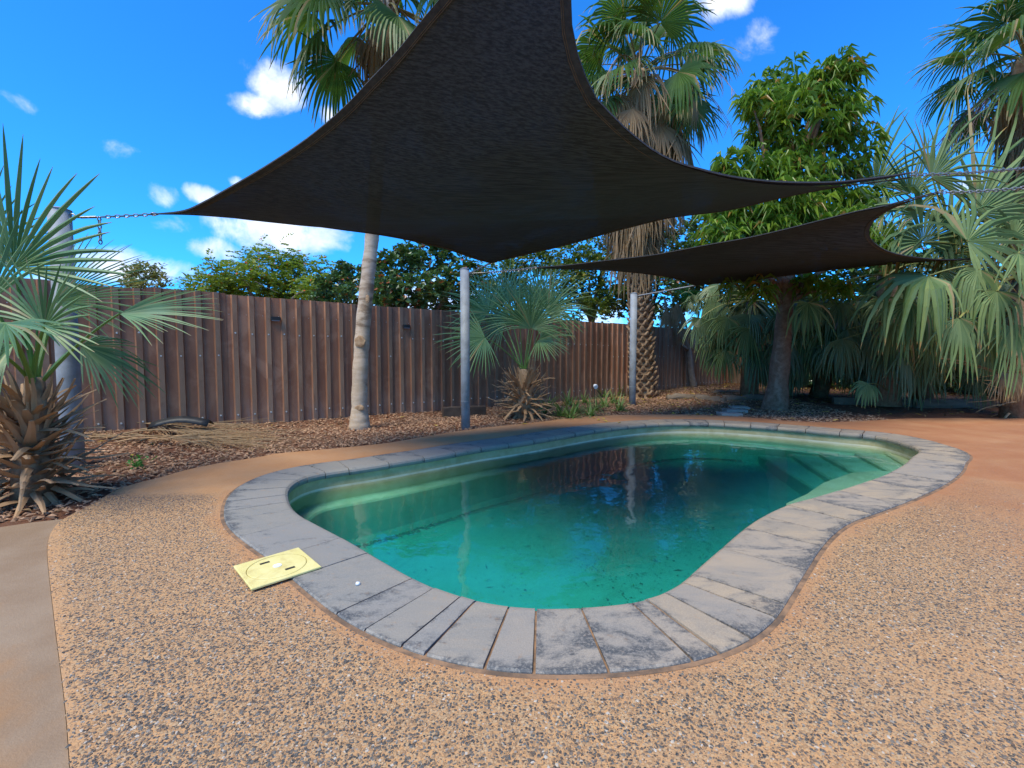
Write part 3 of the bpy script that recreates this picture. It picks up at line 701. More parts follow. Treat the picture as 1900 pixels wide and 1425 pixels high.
fence('steel_fence', fence0, fdir, fnor, -8.2, corner_t, FZ, 0, [M['fence'], M['rib']], 'long brown ribbed steel fence behind the garden bed', 'fence', 3)
bdir = fnor.copy(); bnor = -fdir
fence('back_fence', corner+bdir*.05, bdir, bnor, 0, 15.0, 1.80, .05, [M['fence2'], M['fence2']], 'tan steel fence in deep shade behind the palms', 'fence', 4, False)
# small black solar lamps clipped to the fence
for i, (x, y) in enumerate([(510,592),(752,606),(924,614),(1053,621)]):
    D = pxdir(x, y); t = ((fence0-0)@fnor)/(D[:2]@fnor); p = D*t+np.array([0, 0, H_CAM]); q = p[:2]+fnor*.045
    lab = ['small black lamp clipped to the fence near the feathery tree', 'small black lamp on the fence right of the smooth palm trunk', 'small black lamp on the fence behind the middle fan palm\'s left leaves', 'small black lamp on the fence right of the middle fan palm'][i]
    root = empty('fence_lamp', (q[0], q[1], p[2]), lab, 'lamp', 'black lamps along the fence'); rz = math.atan2(fdir[1], fdir[0])
    mb = MB(); mb.box((0, 0, 0), .065, .028, .020, 0); mb.box((0, 0, .024), .058, .024, .005); mb.build('housing', M['black'], root)
    mb = MB(); mb.box((0, -.006, -.026), .05, .018, .007); mb.build('lens', M['galv'], root)
    root.rotation_euler = (0, 0, rz)

# ------------------------------------------------------------------ posts
def zt(x, y, Y): return at(x, y, Y)[2]
def post(px, py, ytop, rad, label, Y=None, topx=None):
    p = gp(px, py, -.02); z1 = at(px, ytop, p[1])[2]
    root = empty('sail_post', (p[0], p[1], -.03), label, 'post', 'galvanised steel posts of the shade sails'); mb = MB()
    L = z1+.03; mb.tube([(0, 0, -.25), (0, 0, .3*L), (0, 0, L)], rad, 28); mb.build('pole', M['galv'], root, False)
    for q in root.children:
        for pl in q.data.polygons: pl.use_smooth = len(pl.vertices) == 4
    mb = MB(); mb.tube([(0, 0, L), (0, 0, L+.006), (0, 0, L+.02)], [rad+.004, rad+.004, rad*.6], 28); mb.build('cap', M['galv'], root)
    mb = MB(); mb.tube([(0, 0, .40), (0, 0, .415)], rad+.0025, 28); mb.build('weld_band', M['galv'], root)
    e = MB(); th = np.linspace(0, 2*math.pi, 13)
    e.tube([(rad+.03+.028*math.cos(t), 0, L-.06+.028*math.sin(t)) for t in th], .006, 6, caps=False); eye = e.build('eye_bolt', M['chain'], root)
    root['top'] = L-.06
    return root, np.array([p[0], p[1], z1-.06])
post1, top1 = post(137, 866, 390, .083, 'thick galvanised post behind the spiky blue palm at the left fence')
post2, top2 = post(864, 796, 500, .064, 'galvanised post standing in bark chips left of the middle fan palm')
post3, top3 = post(1173, 752, 545, .070, 'galvanised post beside the rough scaly palm trunk')

# ------------------------------------------------------------------ shade sails
def edge3(pxs, Ya, Yb, n=48):
    q = crom(pxs, 8, False); d = np.r_[0, np.cumsum(np.linalg.norm(np.diff(q, axis=0), axis=1))]; s_ = d/d[-1]
    P = np.array([at(x, y, 1/((1-t)/Ya+t/Yb)) for (x, y), t in zip(q, s_)])
    return resample(P, n)
def sail(name, C0, C1, D0, D1, label, base):
    """Coons patch between four hollow-cut edges. C0: a-b, C1: d-c, D0: a-d, D1: b-c."""
    root = empty(name, base, label, 'shade sail'); n = len(C0); m = len(D0); V = np.zeros((m, n, 3))
    for j in range(m):
        v = j/(m-1)
        for i in range(n):
            u = i/(n-1)
            V[j, i] = (1-v)*C0[i]+v*C1[i]+(1-u)*D0[j]+u*D1[j]-((1-u)*(1-v)*C0[0]+u*(1-v)*C0[-1]+u*v*C1[-1]+(1-u)*v*C1[0])
    mb = MB(); mb.add(V.reshape(-1, 3), [[j*n+i, j*n+i+1, (j+1)*n+i+1, (j+1)*n+i] for j in range(m-1) for i in range(n-1)])
    rebase(mb.build('cloth', M['cloth'], root, True))
    for q in (C0[0], C0[-1], C1[0], C1[-1]):               # a steel ring sewn into each corner
        t_ = unit(q-V[m//2, n//2]); w_ = unit(np.cross(t_, [0, 0, 1.0])); c_ = q+t_*.018
        rb = MB(); rb.tube([c_+(t_*math.cos(a)+w_*math.sin(a))*.026 for a in np.linspace(0, 2*math.pi, 15)], .005, 6, caps=False); rebase(rb.build('corner_ring', M['chain'], root, True))
    for e, inn_ in ((C0, V[1]), (C1, V[-2]), (D0, V[:, 1]), (D1, V[:, -2])):
        inw = inn_-e; inw[0] = inw[1]; inw[-1] = inw[-2]; inw /= np.linalg.norm(inw, axis=1)[:, None]+1e-9
        t = np.gradient(e, axis=0); t /= np.linalg.norm(t, axis=1)[:, None]; nn = np.cross(t, inw); nn /= np.linalg.norm(nn, axis=1)[:, None]+1e-9
        wd = np.full(len(e), .055); wd[:4] *= np.array([.25, .4, .6, .8]); wd[-4:] *= np.array([.8, .6, .4, .25])
        mb = MB(); rows = [e+nn*.006, e+inw*wd[:, None]+nn*.004, e+inw*wd[:, None]-nn*.004, e-nn*.006]; k = len(e)
        mb.add(np.vstack(rows), [[r*k+i, r*k+i+1, ((r+1) % 4)*k+i+1, ((r+1) % 4)*k+i] for r in range(4) for i in range(k-1)])
        h = rebase(mb.build('hem', M['hem'], root))
        for f in (.72, .9):
            mb = MB(); c = e+inw*(wd*f)[:, None]
            for s_ in (-1, 1): mb.tube(c+nn*.0046*s_, .0016, 4)
            mb.build('stitching', M['thread'], h)
    return root, V
Y1, Y2, Y3, Y4 = 4.35, 6.0, 4.6, 1.6
e12 = edge3([(290,397),(350,398),(420,402.5),(500,410),(580,419),(640,427),(700,435),(760,446),(830,463),(880,480),(911,488)], Y1, Y2)
e23 = edge3([(911,488),(960,476),(1050,455),(1130,432),(1200,414),(1250,403),(1353,389.6),(1455,366),(1558,346.5),(1640,336),(1690,329)], Y2, Y3)
e14 = edge3([(290,397),(340,391),(375,376),(420,351),(496,306),(571.6,255),(637,199.6),(685,149),(736,95),(786,33),(814,0),(880,-80),(950,-165),(1020,-245),(1088,-330)], Y1, Y4)
e43 = edge3([(1690,320),(1626,329),(1558,336.6),(1489.5,338),(1421,335),(1352.6,326),(1284,309),(1250,298),(1208.5,275.6),(1162,238.6),(1127,204),(1104,178),(1085.7,139),(1072,99.6),(1062.5,58),(1059,0),(1060,-60),(1064,-130),(1074,-220),(1088,-330)], Y3, Y4)[::-1]
sail1, V1 = sail('shade_sail', e12, e43, e14, e23, 'large charcoal shade sail stretched over the left of the pool', (0, 4, 0))
YA, YB, YC, YD = 6.5, 9.2, 7.6, 5.3
eAD = edge3([(995,496),(1052.6,491.6),(1128,482.7),(1204,474),(1250,466),(1318,453),(1387,441),(1455,425.5),(1524,408),(1592,391),(1643,381),(1695,367),(1741,356)], YA, YD)
eDC = edge3([(1741,359),(1695,371),(1653.7,388),(1626,405),(1614,422),(1614,439),(1630,456),(1660.5,470),(1712,478.6),(1763,481.5),(1838,477)], YD, YC)
eBC = edge3([(1290,530),(1301,528.5),(1387,521),(1489.5,507.6),(1592,495.6),(1695,487),(1763,483.5),(1838,479)], YB, YC)
eAB = edge3([(995,497.4),(1052.6,499),(1128,501.7),(1204,509),(1260,519),(1290,530)], YA, YB)
sail2, V2 = sail('shade_sail', eAD, eBC, eAB, eDC, 'smaller charcoal shade sail hung between the mango tree and the rough palm', (3.5, 7, 0))

def chain(a, b, sag, label, link=.045, wire=.0055, tail=None, buckle=True, group='chains holding the shade sails'):
    a, b = np.array(a), np.array(b); L = np.linalg.norm(b-a); mb = MB(); start = 0
    root = empty('sail_chain', a, label, 'chain', group)
    def pt(t): return a+(b-a)*t-np.array([0, 0, sag*4*t*(1-t)])
    def links(p0, p1, mb, ph=0):
        n = max(1, int(round(np.linalg.norm(p1-p0)/(link*.72)))); d = unit(p1-p0); up = unit(np.cross(d, [.3, .8, .1])); sd = np.cross(d, up)
        for i in range(n):
            c = p0+(p1-p0)*(i+.5)/n; w = up if (i+ph) % 2 else sd; hl = link*.5
            th = np.linspace(0, 2*math.pi, 9)
            mb.tube([c+d*hl*math.cos(t)+w*link*.30*math.sin(t) for t in th], wire, 5, caps=False)
    t0 = 0
    if buckle:
        t1 = min(.45, .22/L); b_ = MB(); p0, p1 = pt(.02), pt(t1); d = unit(p1-p0); w = unit(np.cross(d, [0, 0, 1]))
        for s_ in (-1, 1): b_.tube([p0+d*.03+w*.014*s_, p1-d*.03+w*.014*s_], .006, 6)
        b_.tube([p0, p0+d*.09], .006, 6); b_.tube([p1, p1-d*.09], .006, 6); rebase(b_.build('turnbuckle', M['chain'], root)); t0 = t1
    segs = 6
    for k in range(segs): links(pt(t0+(1-t0)*k/segs), pt(t0+(1-t0)*(k+1)/segs), mb)
    rebase(mb.build('links', M['chain'], root))
    if tail:
        mb = MB(); p = pt(tail[0]); links(p, p-np.array([0, 0, tail[1]]), mb); rebase(mb.build('loose_end', M['chain'], root))
    return root
c1 = at(290, 397, Y1); chain(top1+np.array([.11, .02, -.0]), c1, .006, 'chain from the left fence post with a loose hanging end', tail=(.30, .24))
cA = at(911, 487.5, Y2); chain(top2+np.array([.07, -.02, 0]), cA, .0, 'short chain from the middle post to the large sail', buckle=False)
chain(top2+np.array([.07, -.02, 0]), at(995, 496.5, YA), .01, 'chain from the middle post to the smaller sail', buckle=True)
c3 = at(1690, 325, Y3)
# the wall-side post just out of the picture on the right carries three corners
p4 = np.array([6.45, 4.55]); mbp = empty('sail_post', (p4[0], p4[1], 0), 'tall galvanised post at the right end of the sails', 'post', 'galvanised steel posts of the shade sails')
mb = MB(); mb.tube([(0, 0, -.1), (0, 0, 1.5), (0, 0, 3.25)], .07, 24); mb.build('pole', M['galv'], mbp, True)
mb = MB(); mb.tube([(0, 0, 3.25), (0, 0, 3.265)], .075, 24); mb.build('cap', M['galv'], mbp)
chain(c3, np.array([6.39, 4.55, 3.02]), .05, 'long chain tying the large sail out past the silver palms', link=.05, buckle=False)
cD = at(1741, 357.5, YD); chain(cD, np.array([6.39, 4.58, 2.90]), .07, 'long chain tying the near tip of the smaller sail', link=.05, buckle=False)
cC = at(1838, 478, YC); p5 = np.array([9.0, 7.0])
m5 = empty('sail_post', (p5[0], p5[1], 0), 'galvanised post hidden among the silver palms', 'post', 'galvanised steel posts of the shade sails')
mb = MB(); mb.tube([(0, 0, -.1), (0, 0, 1.5), (0, 0, 2.75)], .07, 24); mb.build('pole', M['galv'], m5, True)
mb = MB(); mb.tube([(0, 0, 2.75), (0, 0, 2.765)], .075, 24); mb.build('cap', M['galv'], m5)
chain(cC, np.array([8.93, 7.0, 2.65]), .03, 'chain at the far right tip of the smaller sail', buckle=False)
cB = at(1290, 530, YB)
mb = MB(); mb.tube([top3+np.array([.09, 0, .02]), cB+np.array([-.03, 0, 0])], .012, 8)
rd = mb.build('tie_rod', M['galv']); tag(rd, 'thin steel rod from the third post to the smaller sail', 'rod')
# house wall behind the photographer's right shoulder is out of the picture: only the hook end of the sail is needed

# ------------------------------------------------------------------ palms
DOWN = np.array([0, 0, -1.0])
def fan(mb, base, f, n, Rr, nseg=36, half=R(115), split=.5, droop=.6, body=.05, fold=.35, rg=None, mi=0, wide=1.0, cup=.12, lenvar=.08, tipdroop=0, ragged=0):
    """Palmate blade: nseg folded segments fused up to split, then free and bending under gravity."""
    f = unit(f); n = np.asarray(n, float); n = unit(n-f*(n@f)); s = np.cross(n, f)
    a = -half+2*half*(np.arange(nseg)+.5)/nseg; a = a+rg.uniform(-.3, .3, nseg)*half/nseg*.6; da = 2*half/nseg
    ca, sa = np.cos(a)[:, None], np.sin(a)[:, None]
    d = f*ca+s*sa+n*cup; d /= np.linalg.norm(d, axis=1)[:, None]; side = -f*sa+s*ca
    L = Rr*(.70+.30*np.cos(a*.62)**2)*(1+rg.uniform(-lenvar, lenvar, nseg))
    ts = np.array([.02, .25, split, split+(1-split)*.3, split+(1-split)*.6, split+(1-split)*.85, 1.0])
    p = base+d*(L*ts[0])[:, None]; V = []; A = []
    dr = droop*(1+rg.uniform(-.75, .75, nseg))
    spr = rg.uniform(-1, 1, (nseg, 1))*ragged
    for k, t in enumerate(ts):
        if k:
            dt = t-ts[k-1]
            g = body if t <= split+1e-6 else dr
            d = d+DOWN*(np.broadcast_to(g, (nseg,))*dt*4)[:, None]+(side*spr*dt if t > split else 0); d /= np.linalg.norm(d, axis=1)[:, None]
            p = p+d*(L*dt)[:, None]
        sd = side-d*np.sum(side*d, 1)[:, None]; sd /= np.linalg.norm(sd, axis=1)[:, None]+1e-9
        nn = np.cross(d, sd); nn = np.where((nn@n)[:, None] < 0, nn, nn) if False else nn
        ws = L*split*math.tan(min(da/2, .6))*1.02*wide
        w = L*t*math.tan(min(da/2, .6))*1.02 if t <= split+1e-6 else ws*np.clip((1-(t-split)/(1-split)), 0, 1)**.62+.0012
        w = np.minimum(w, ws)[:, None] if t <= split+1e-6 else w[:, None]
        V.append(np.stack([p-sd*w, p+nn*w*fold*1.6, p+sd*w], 1)); A.append(np.full((nseg, 3), t))
    m = len(ts); V = np.stack(V, 1); A = np.stack(A, 1)            # nseg, m, 3, 3
    b = (np.arange(nseg)*m*3)[:, None]; F = []
    for k in range(m-1):
        for j in (0, 1):
            F.append(b+np.array([[k*3+j, k*3+j+1, (k+1)*3+j+1, (k+1)*3+j]]))
    mb.add(V.reshape(-1, 3), np.concatenate(F, 0), mi, A.reshape(-1))
def stalk(mb, a, b, bend, r0, r1, mi=1, n=6):
    a, b = np.asarray(a, float), np.asarray(b, float); t = np.linspace(0, 1, 9)[:, None]
    P = a+(b-a)*t+np.asarray(bend)*(4*t*(1-t)); mb.tube(P, np.linspace(r0, r1, 9), n, mi, squash=.6); return unit(P[-1]-P[-2])
def leaf_obj(root, hub, blade, f, n, Rr, mats, rg, bend=(0, 0, .05), r0=.02, r1=.011, name='leaf', **kw):
    mb = MB(); stalk(mb, hub, blade, bend, r0, r1); fan(mb, np.asarray(blade), f, n, Rr, rg=rg, **kw)
    return rebase(mb.build(name, mats, root))
def rnd_perp(v, rg): return unit(np.cross(v, rg.normal(size=3)))
VIEW = np.array([0, -1.0, 0])
def px_leaf(root, hub, bpx, tpx, Yb, Yt, mats, rg, nrm=None, name='leaf', **kw):
    """A leaf whose blade starts in sight line bpx (Yb metres off) and points to tpx (Yt metres off)."""
    b, t = at(*bpx, Yb), at(*tpx, Yt); Rr = np.linalg.norm(t-b)
    n = np.array([0, -.75, .6]) if nrm is None else np.asarray(nrm, float)
    return leaf_obj(root, hub, b, t-b, n, Rr, mats, rg, name=name, **kw)

def boots(root, c, rb, zc, n, rg, length=(.18, .38), name='dead_leaf_base', mat='dead2', spread=1.0):
    """Old leaf stubs bristling round the foot of a young palm."""
    for i in range(n):
        th = i*2.39996+rg.uniform(-.2, .2); u = (i+.5)/n; z0 = zc*(.05+.95*u); rad = rb*(1.0-.55*u)
        el = R(-12+72*u+rg.uniform(-30, 30)); L = rg.uniform(*length); w = rg.uniform(.013, .034)
        d = np.array([math.cos(th)*math.cos(el), math.sin(th)*math.cos(el), math.sin(el)]); p = np.array([c[0]+math.cos(th)*rad*.5, c[1]+math.sin(th)*rad*.5, c[2]+z0])
        sd = unit(np.cross(d, [0, 0, 1])); mb = MB(); V = []; q = p.copy(); curl = rg.uniform(-.6, .8)
        m = 6
        for k in range(m):
            t = k/(m-1); ww = w*(1.25-.85*t); up = np.cross(sd, d)
            V += [q-sd*ww, q+up*ww*.45, q+sd*ww, q-up*ww*.2]
            d = unit(d+np.array([0, 0, -1])*curl*.22+rg.uniform(-.08, .08, 3)); q = q+d*L/(m-1)
        F = [[k*4+j, k*4+(j+1) % 4, k*4+4+(j+1) % 4, k*4+4+j] for k in range(m-1) for j in range(4)]+[[0, 1, 2, 3][::-1], [m*4-4, m*4-3, m*4-2, m*4-1]]
        mb.add(V, F); rebase(mb.build(name, M[mat], root))

def skirt_litter(mb, c, n, rg, rad): pass

# ---- spiky blue-green fan palm at the left edge
rg = np.random.RandomState(21)
def young_left():
    c = gp(62, 930, -.02); Y0 = c[1]
    root = empty('fan_palm', c, 'spiky blue green fan palm in front of the left fence post', 'palm')
    top = at(66, 715, Y0); mb = MB()
    mb.tube([c, c+np.array([0, 0, .25]), c+(top-c)*.7, top+np.array([0, 0, .06])], [.12, .10, .07, .05], 14); rebase(mb.build('trunk', M['boot'], root, True))
    boots(root, c, .32, .66, 210, rg, (.16, .44))
    kw = dict(droop=.10, body=.02, split=.42, fold=.5, half=R(95), nseg=26, wide=.85, cup=.10, lenvar=.14)
    mats = [M['bluefan'], M['bluestalk']]
    L = [((25,497),(48,250),3.15,3.10,(.1,-1,.15),{}), ((82,606),(92,470),2.95,2.9,(0,-1,.2),dict(half=R(120))),
         ((222,582),(408,575),3.2,3.45,(-.05,-.55,.85),dict(half=R(62),split=.34)),
         ((100,560),(285,500),3.6,3.9,(.2,-.8,.5),dict(half=R(62),wide=.6)), ((-20,560),(-150,420),3.0,3.0,(0,-1,.2),{}),
         ((-30,640),(-210,640),2.8,2.6,(0,-.8,.6),{}), ((10,600),(-60,690),2.7,2.4,(0,-.5,.9),dict(droop=.3)),
         ((150,640),(300,720),3.7,4.1,(.1,-.5,.9),dict(half=R(80),droop=.25)),
         ((-60,500),(-120,300),3.3,3.4,(0,-1,.1),{}), ((25,640),(-90,760),2.9,2.8,(0,-.6,.8),dict(half=R(70),droop=.3))]
    for b, t, yb, yt, nr, k in L:
        px_leaf(root, top+rg.uniform(-.02, .02, 3), b, t, yb, yt, mats, rg, nrm=nr, bend=(0, 0, .04), r0=.017, r1=.009, **{**kw, **k})
    # a few spare stalks that stand in the heart of the palm
    for x, y in [(40,600),(95,600),(70,560)]:
        mb = MB(); stalk(mb, top, at(x, y, Y0+rg.uniform(-.1, .2)), (0, 0, 0), .014, .005, 0); rebase(mb.build('young_leaf', M['bluestalk'], root))
young_left()
# ---- fan palm between the two posts
def young_mid():
    c = gp(972, 775, -.02); Y0 = c[1]; root = empty('fan_palm', c, 'bushy blue green fan palm with a skirt of dead leaf bases by the middle post', 'palm')
    top = at(972, 690, Y0); mb = MB(); mb.tube([c, c+(top-c)*.5, top+np.array([0, 0, .05])], [.24, .16, .06], 14); rebase(mb.build('trunk', M['boot'], root, True))
    boots(root, c, .46, .62, 170, rg, (.24, .50))
    mats = [M['bluefan'], M['bluestalk']]; kw = dict(droop=.16, body=.03, split=.36, fold=.5, half=R(95), nseg=30, cup=.10, lenvar=.12, wide=.8)
    L = [((1017,578),(1075,505),7.7,7.6,(.1,-1,.25)), ((965,600),(958,505),7.4,7.2,(0,-1,.3)), ((900,626),(815,660),7.3,7.1,(0,-.9,.4)),
         ((905,580),(835,530),7.9,8.0,(0,-1,.2)), ((940,560),(905,485),8.2,8.4,(0,-1,.1)), ((1000,560),(1010,480),8.3,8.5,(0,-1,.1)),
         ((1000,630),(1065,640),7.5,7.3,(0,-.7,.7)), ((985,590),(1060,560),8.0,8.2,(0,-.8,.5)),
         ((935,600),(850,600),8.2,8.4,(0,-.8,.5)), ((985,610),(1000,520),7.3,7.1,(.1,-1,.3))]
    for b, t, yb, yt, nr in L: px_leaf(root, top+rg.uniform(-.03, .03, 3), b, t, yb, yt, mats, rg, nrm=nr, bend=(0, 0, .05), r0=.016, r1=.008, **kw)
young_mid()

# ---- tall palms
def crown(root, hub, n_live, n_dead, rg, Rr=1.0, pet=1.05, el=(-35, 85), live='washi', stalkm='washistalk', dead_el=(-88, -35), dead_pet=.9, dead_R=1.1, deadz=1.0, droop=.75):
    mats = [M[live], M[stalkm]]
    for i in range(n_live):
        th = i*2.39996+rg.uniform(-.25, .25); u = (i+.5)/n_live; e = R(el[1]+(el[0]-el[1])*u**.85+rg.uniform(-8, 8))
        d = np.array([math.cos(th)*math.cos(e), math.sin(th)*math.cos(e), math.sin(e)]); L = pet*rg.uniform(.85, 1.15)*(.75+.25*u)
        b = hub+d*L+np.array([0, 0, -.10*u]); f = unit(d+np.array([0, 0, -.45*u-.05])); nn = np.cross(np.cross(f, [0, 0, 1.0]), f)
        nn = unit(nn+rg.normal(0, .25, 3))
        leaf_obj(root, hub+d*.08, b, f, nn, Rr*rg.uniform(.85, 1.1), mats, rg, bend=(0, 0, .07), r0=.028, r1=.013, droop=droop*rg.uniform(.7, 1.3), body=.06+.1*u, split=.42, fold=.5, half=R(112), nseg=36, cup=.08, ragged=.6)
    for i in range(n_dead):
        th = i*2.39996+rg.uniform(-.3, .3); u = (i+.5)/n_dead; e = R(dead_el[1]+(dead_el[0]-dead_el[1])*u**.6+rg.uniform(-6, 6))
        h = hub+np.array([0, 0, -deadz*u]); d = np.array([math.cos(th)*math.cos(e), math.sin(th)*math.cos(e), math.sin(e)])
        b = h+d*dead_pet*rg.uniform(.7, 1.15); f = unit(d*.5+DOWN*.9); nn = unit(np.array([math.cos(th), math.sin(th), .25])+rg.normal(0, .3, 3))
        leaf_obj(root, h, b, f, nn, dead_R*rg.uniform(.7, 1.15), [M['dead'], M['dead']], rg, bend=(0, 0, .08), r0=.026, r1=.012, name='dead_leaf', droop=1.1, body=.3, split=.30, fold=.7, half=R(80), nseg=22, cup=0, ragged=.9, wide=.8)
def tall_smooth():
    rg = np.random.RandomState(31); c = gp(668, 797, -.03); Y0 = c[1]
    root = empty('tall_palm', c, 'tall palm with a smooth pale trunk in front of the fence', 'palm')
    ctrl = [at(x, y, Y0+dy) for x, y, dy in [(668,800,0),(667,775,0),(668,700,0),(674,600,.02),(684,500,.05),(691,430,.08),(700,300,.1),(712,150,.1),(722,10,.1)]]
    P = crom(ctrl, 14, False); rr = np.interp(P[:, 2], [0, .12, .3, 1.5, 2.8, 4.5, 6.2], [.145, .130, .110, .100, .092, .105, .14])
    rr = rr*(1+.018*np.sin(P[:, 2]*2*math.pi/.11))+.004*np.sin(P[:, 2]*17)
    mb = MB(); mb.tube(P, rr, 22); rebase(mb.build('trunk', M['palmtrunk'], root, True))
    # knotted scars and torn bark patches on the trunk
    for (x, y), (w, h) in {(668,634):(.085,.10),(667,757):(.075,.055),(682,555):(.035,.07)}.items():
        q = at(x, y, Y0-.102); mb = MB(); mb2 = bmesh.new(); bmesh.ops.create_icosphere(mb2, subdivisions=3, radius=1)
        V = np.array([v.co[:] for v in mb2.verts]); F = [[v.index for v in f.verts] for f in mb2.faces]; mb2.free()
        V = V*(1+.25*rg.rand(len(V)))[:, None]*np.array([w*.75, .012, h*.75])+q; mb.add(V, F); rebase(mb.build('bark_scar', M['boot'], root))
    hub = P[-1]
    crown(root, hub, 26, 26, rg, Rr=1.0, pet=1.05, el=(-42, 85), dead_R=.85, dead_pet=.55, deadz=.5)
    for i in range(70):                                # leaf stubs under the crown
        th = i*2.39996; z = hub[2]-1.5+1.45*i/70; d = np.array([math.cos(th)*.75, math.sin(th)*.75, .66]); a = np.array([np.interp(z, P[:, 2], P[:, 0]), np.interp(z, P[:, 2], P[:, 1]), z])+d*.06
        mb = MB(); mb.tube([a, a+d*.13, a+d*.24+np.array([0, 0, .06])], [.034, .026, .010], 5, squash=.4); rebase(mb.build('leaf_base', M['boot'], root))
tall_smooth()
def tall_rough():
    rg = np.random.RandomState(32); c = gp(1194, 738, -.02); Y0 = c[1]
    root = empty('tall_palm', c, 'tall palm with a rough scaly trunk and a hanging skirt of dead fronds', 'palm')
    ctrl = [at(x, y, Y0) for x, y in [(1194,742),(1190,640),(1186,540),(1186,440),(1188,300),(1186,135)]]
    P = crom(ctrl, 14, False); mb = MB(); mb.tube(P, np.interp(P[:, 2], [0, .3, 2, 8], [.30, .25, .22, .2]), 16); rebase(mb.build('trunk', M['boot'], root, True))
    # diamond pattern of cut leaf bases
    proto = MB(); V = []
    for k, (x, z, w, t) in enumerate([(0, 0, .075, .02), (.05, .05, .075, .03), (.085, .105, .05, .028), (.105, .15, .028, .018)]):
        V += [(x-.02, -w, z), (x+t, -w*.4, z+.01), (x+t, w*.4, z+.01), (x-.02, w, z), (x-t, 0, z+.005)]
    F = [[k*5+j, k*5+(j+1) % 5, k*5+5+(j+1) % 5, k*5+5+j] for k in range(3) for j in range(5)]+[[15, 16, 17, 18, 19], [4, 3, 2, 1, 0]]
    proto.add(V, F); po = proto.build('leaf_base', M['boot'], root); me = po.data; first = True
    rows = 33
    for r_ in range(rows):
        z = .02+r_*.122
        for k in range(9):
            th = 2*math.pi*(k+.5*(r_ % 2))/9+rg.uniform(-.06, .06)
            if math.sin(th) > .55: continue                # the side against the fence is never seen
            rad = np.interp(z, [0, .3, 2, 8], [.29, .24, .21, .19]); x0 = np.interp(z, P[:, 2], P[:, 0]); y0 = np.interp(z, P[:, 2], P[:, 1])
            sc = rg.uniform(.85, 1.2)
            Mx = Matrix.Translation(Vector((x0-c[0]+math.cos(th)*rad, y0-c[1]+math.sin(th)*rad, z-c[2])))@Matrix.Rotation(th, 4, 'Z')@Matrix.Rotation(rg.uniform(-.2, .2), 4, 'X')@Matrix.Diagonal((rg.uniform(.7, 1.3), sc, sc, 1))
            if first: po.matrix_local = Mx; first = False
            else: inst('leaf_base', me, root, Mx)
    hub = P[-1]
    crown(root, hub, 28, 0, rg, Rr=1.35, pet=1.35, el=(-40, 85))
    crown(root, hub+np.array([0, 0, -.2]), 0, 84, rg, dead_R=1.45, dead_pet=1.25, deadz=2.4, dead_el=(-80, -12))
    crown(root, hub+np.array([0, 0, -2.6]), 0, 26, rg, dead_R=1.0, dead_pet=.45, deadz=1.0, dead_el=(-88, -60))
    # arching dry flower stalks
    for i in range(16):
        th = rg.uniform(0, 6.28); d = np.array([math.cos(th), math.sin(th), .35]); mb = MB(); t = np.linspace(0, 1, 10)[:, None]; L = rg.uniform(1.6, 2.3)
        Q = hub+d*L*t+DOWN*(t**2.2)*L*.95; mb.tube(Q, np.linspace(.018, .004, 10), 5)
        for k in range(4, 10):
            for _ in range(4):
                e = Q[k]+rg.uniform(-.12, .12, 3)+DOWN*rg.uniform(.15, .4); mb.tube([Q[k], (Q[k]+e)/2+rg.uniform(-.04, .04, 3), e], [.005, .004, .002], 3)
        rebase(mb.build('flower_stalk', M['dead2'], root))
tall_rough()
def tall_right():
    rg = np.random.RandomState(33); Y0 = 8.6; b0 = at(1905, 745, Y0); c = np.array([b0[0], b0[1], -.02])
    root = empty('tall_palm', c, 'tall palm behind the silver palms with brown skirt and purple fruit strands', 'palm')
    hub = at(1905, 110, Y0); P = crom([c, (c+hub)/2+np.array([-.05, 0, 0]), hub], 16, False)
    mb = MB(); mb.tube(P, np.interp(P[:, 2], [0, .3, 7], [.3, .24, .19]), 16); rebase(mb.build('trunk', M['boot'], root, True))
    crown(root, hub, 24, 0, rg, Rr=1.0, pet=1.0, el=(-45, 85))
    crown(root, hub+np.array([0, 0, -.15]), 0, 46, rg, dead_R=.85, dead_pet=.5, deadz=1.4, dead_el=(-88, -50))
    for i in range(14):
        th = rg.uniform(2.2, 4.6); d = np.array([math.cos(th), math.sin(th), .1]); mb = MB(); t = np.linspace(0, 1, 10)[:, None]; L = rg.uniform(.9, 1.4)
        Q = hub+np.array([0, 0, -.3])+d*L*t+DOWN*(t**1.8)*L*1.0; mb.tube(Q, np.linspace(.012, .003, 10), 4)
        for k in range(4, 10):
            for _ in range(5):
                e = Q[k]+rg.uniform(-.1, .1, 3)+DOWN*rg.uniform(.1, .3); mb.tube([Q[k], e], [.003, .002], 3)
        rebase(mb.build('fruit_strand', M['fruit'], root))
tall_right()

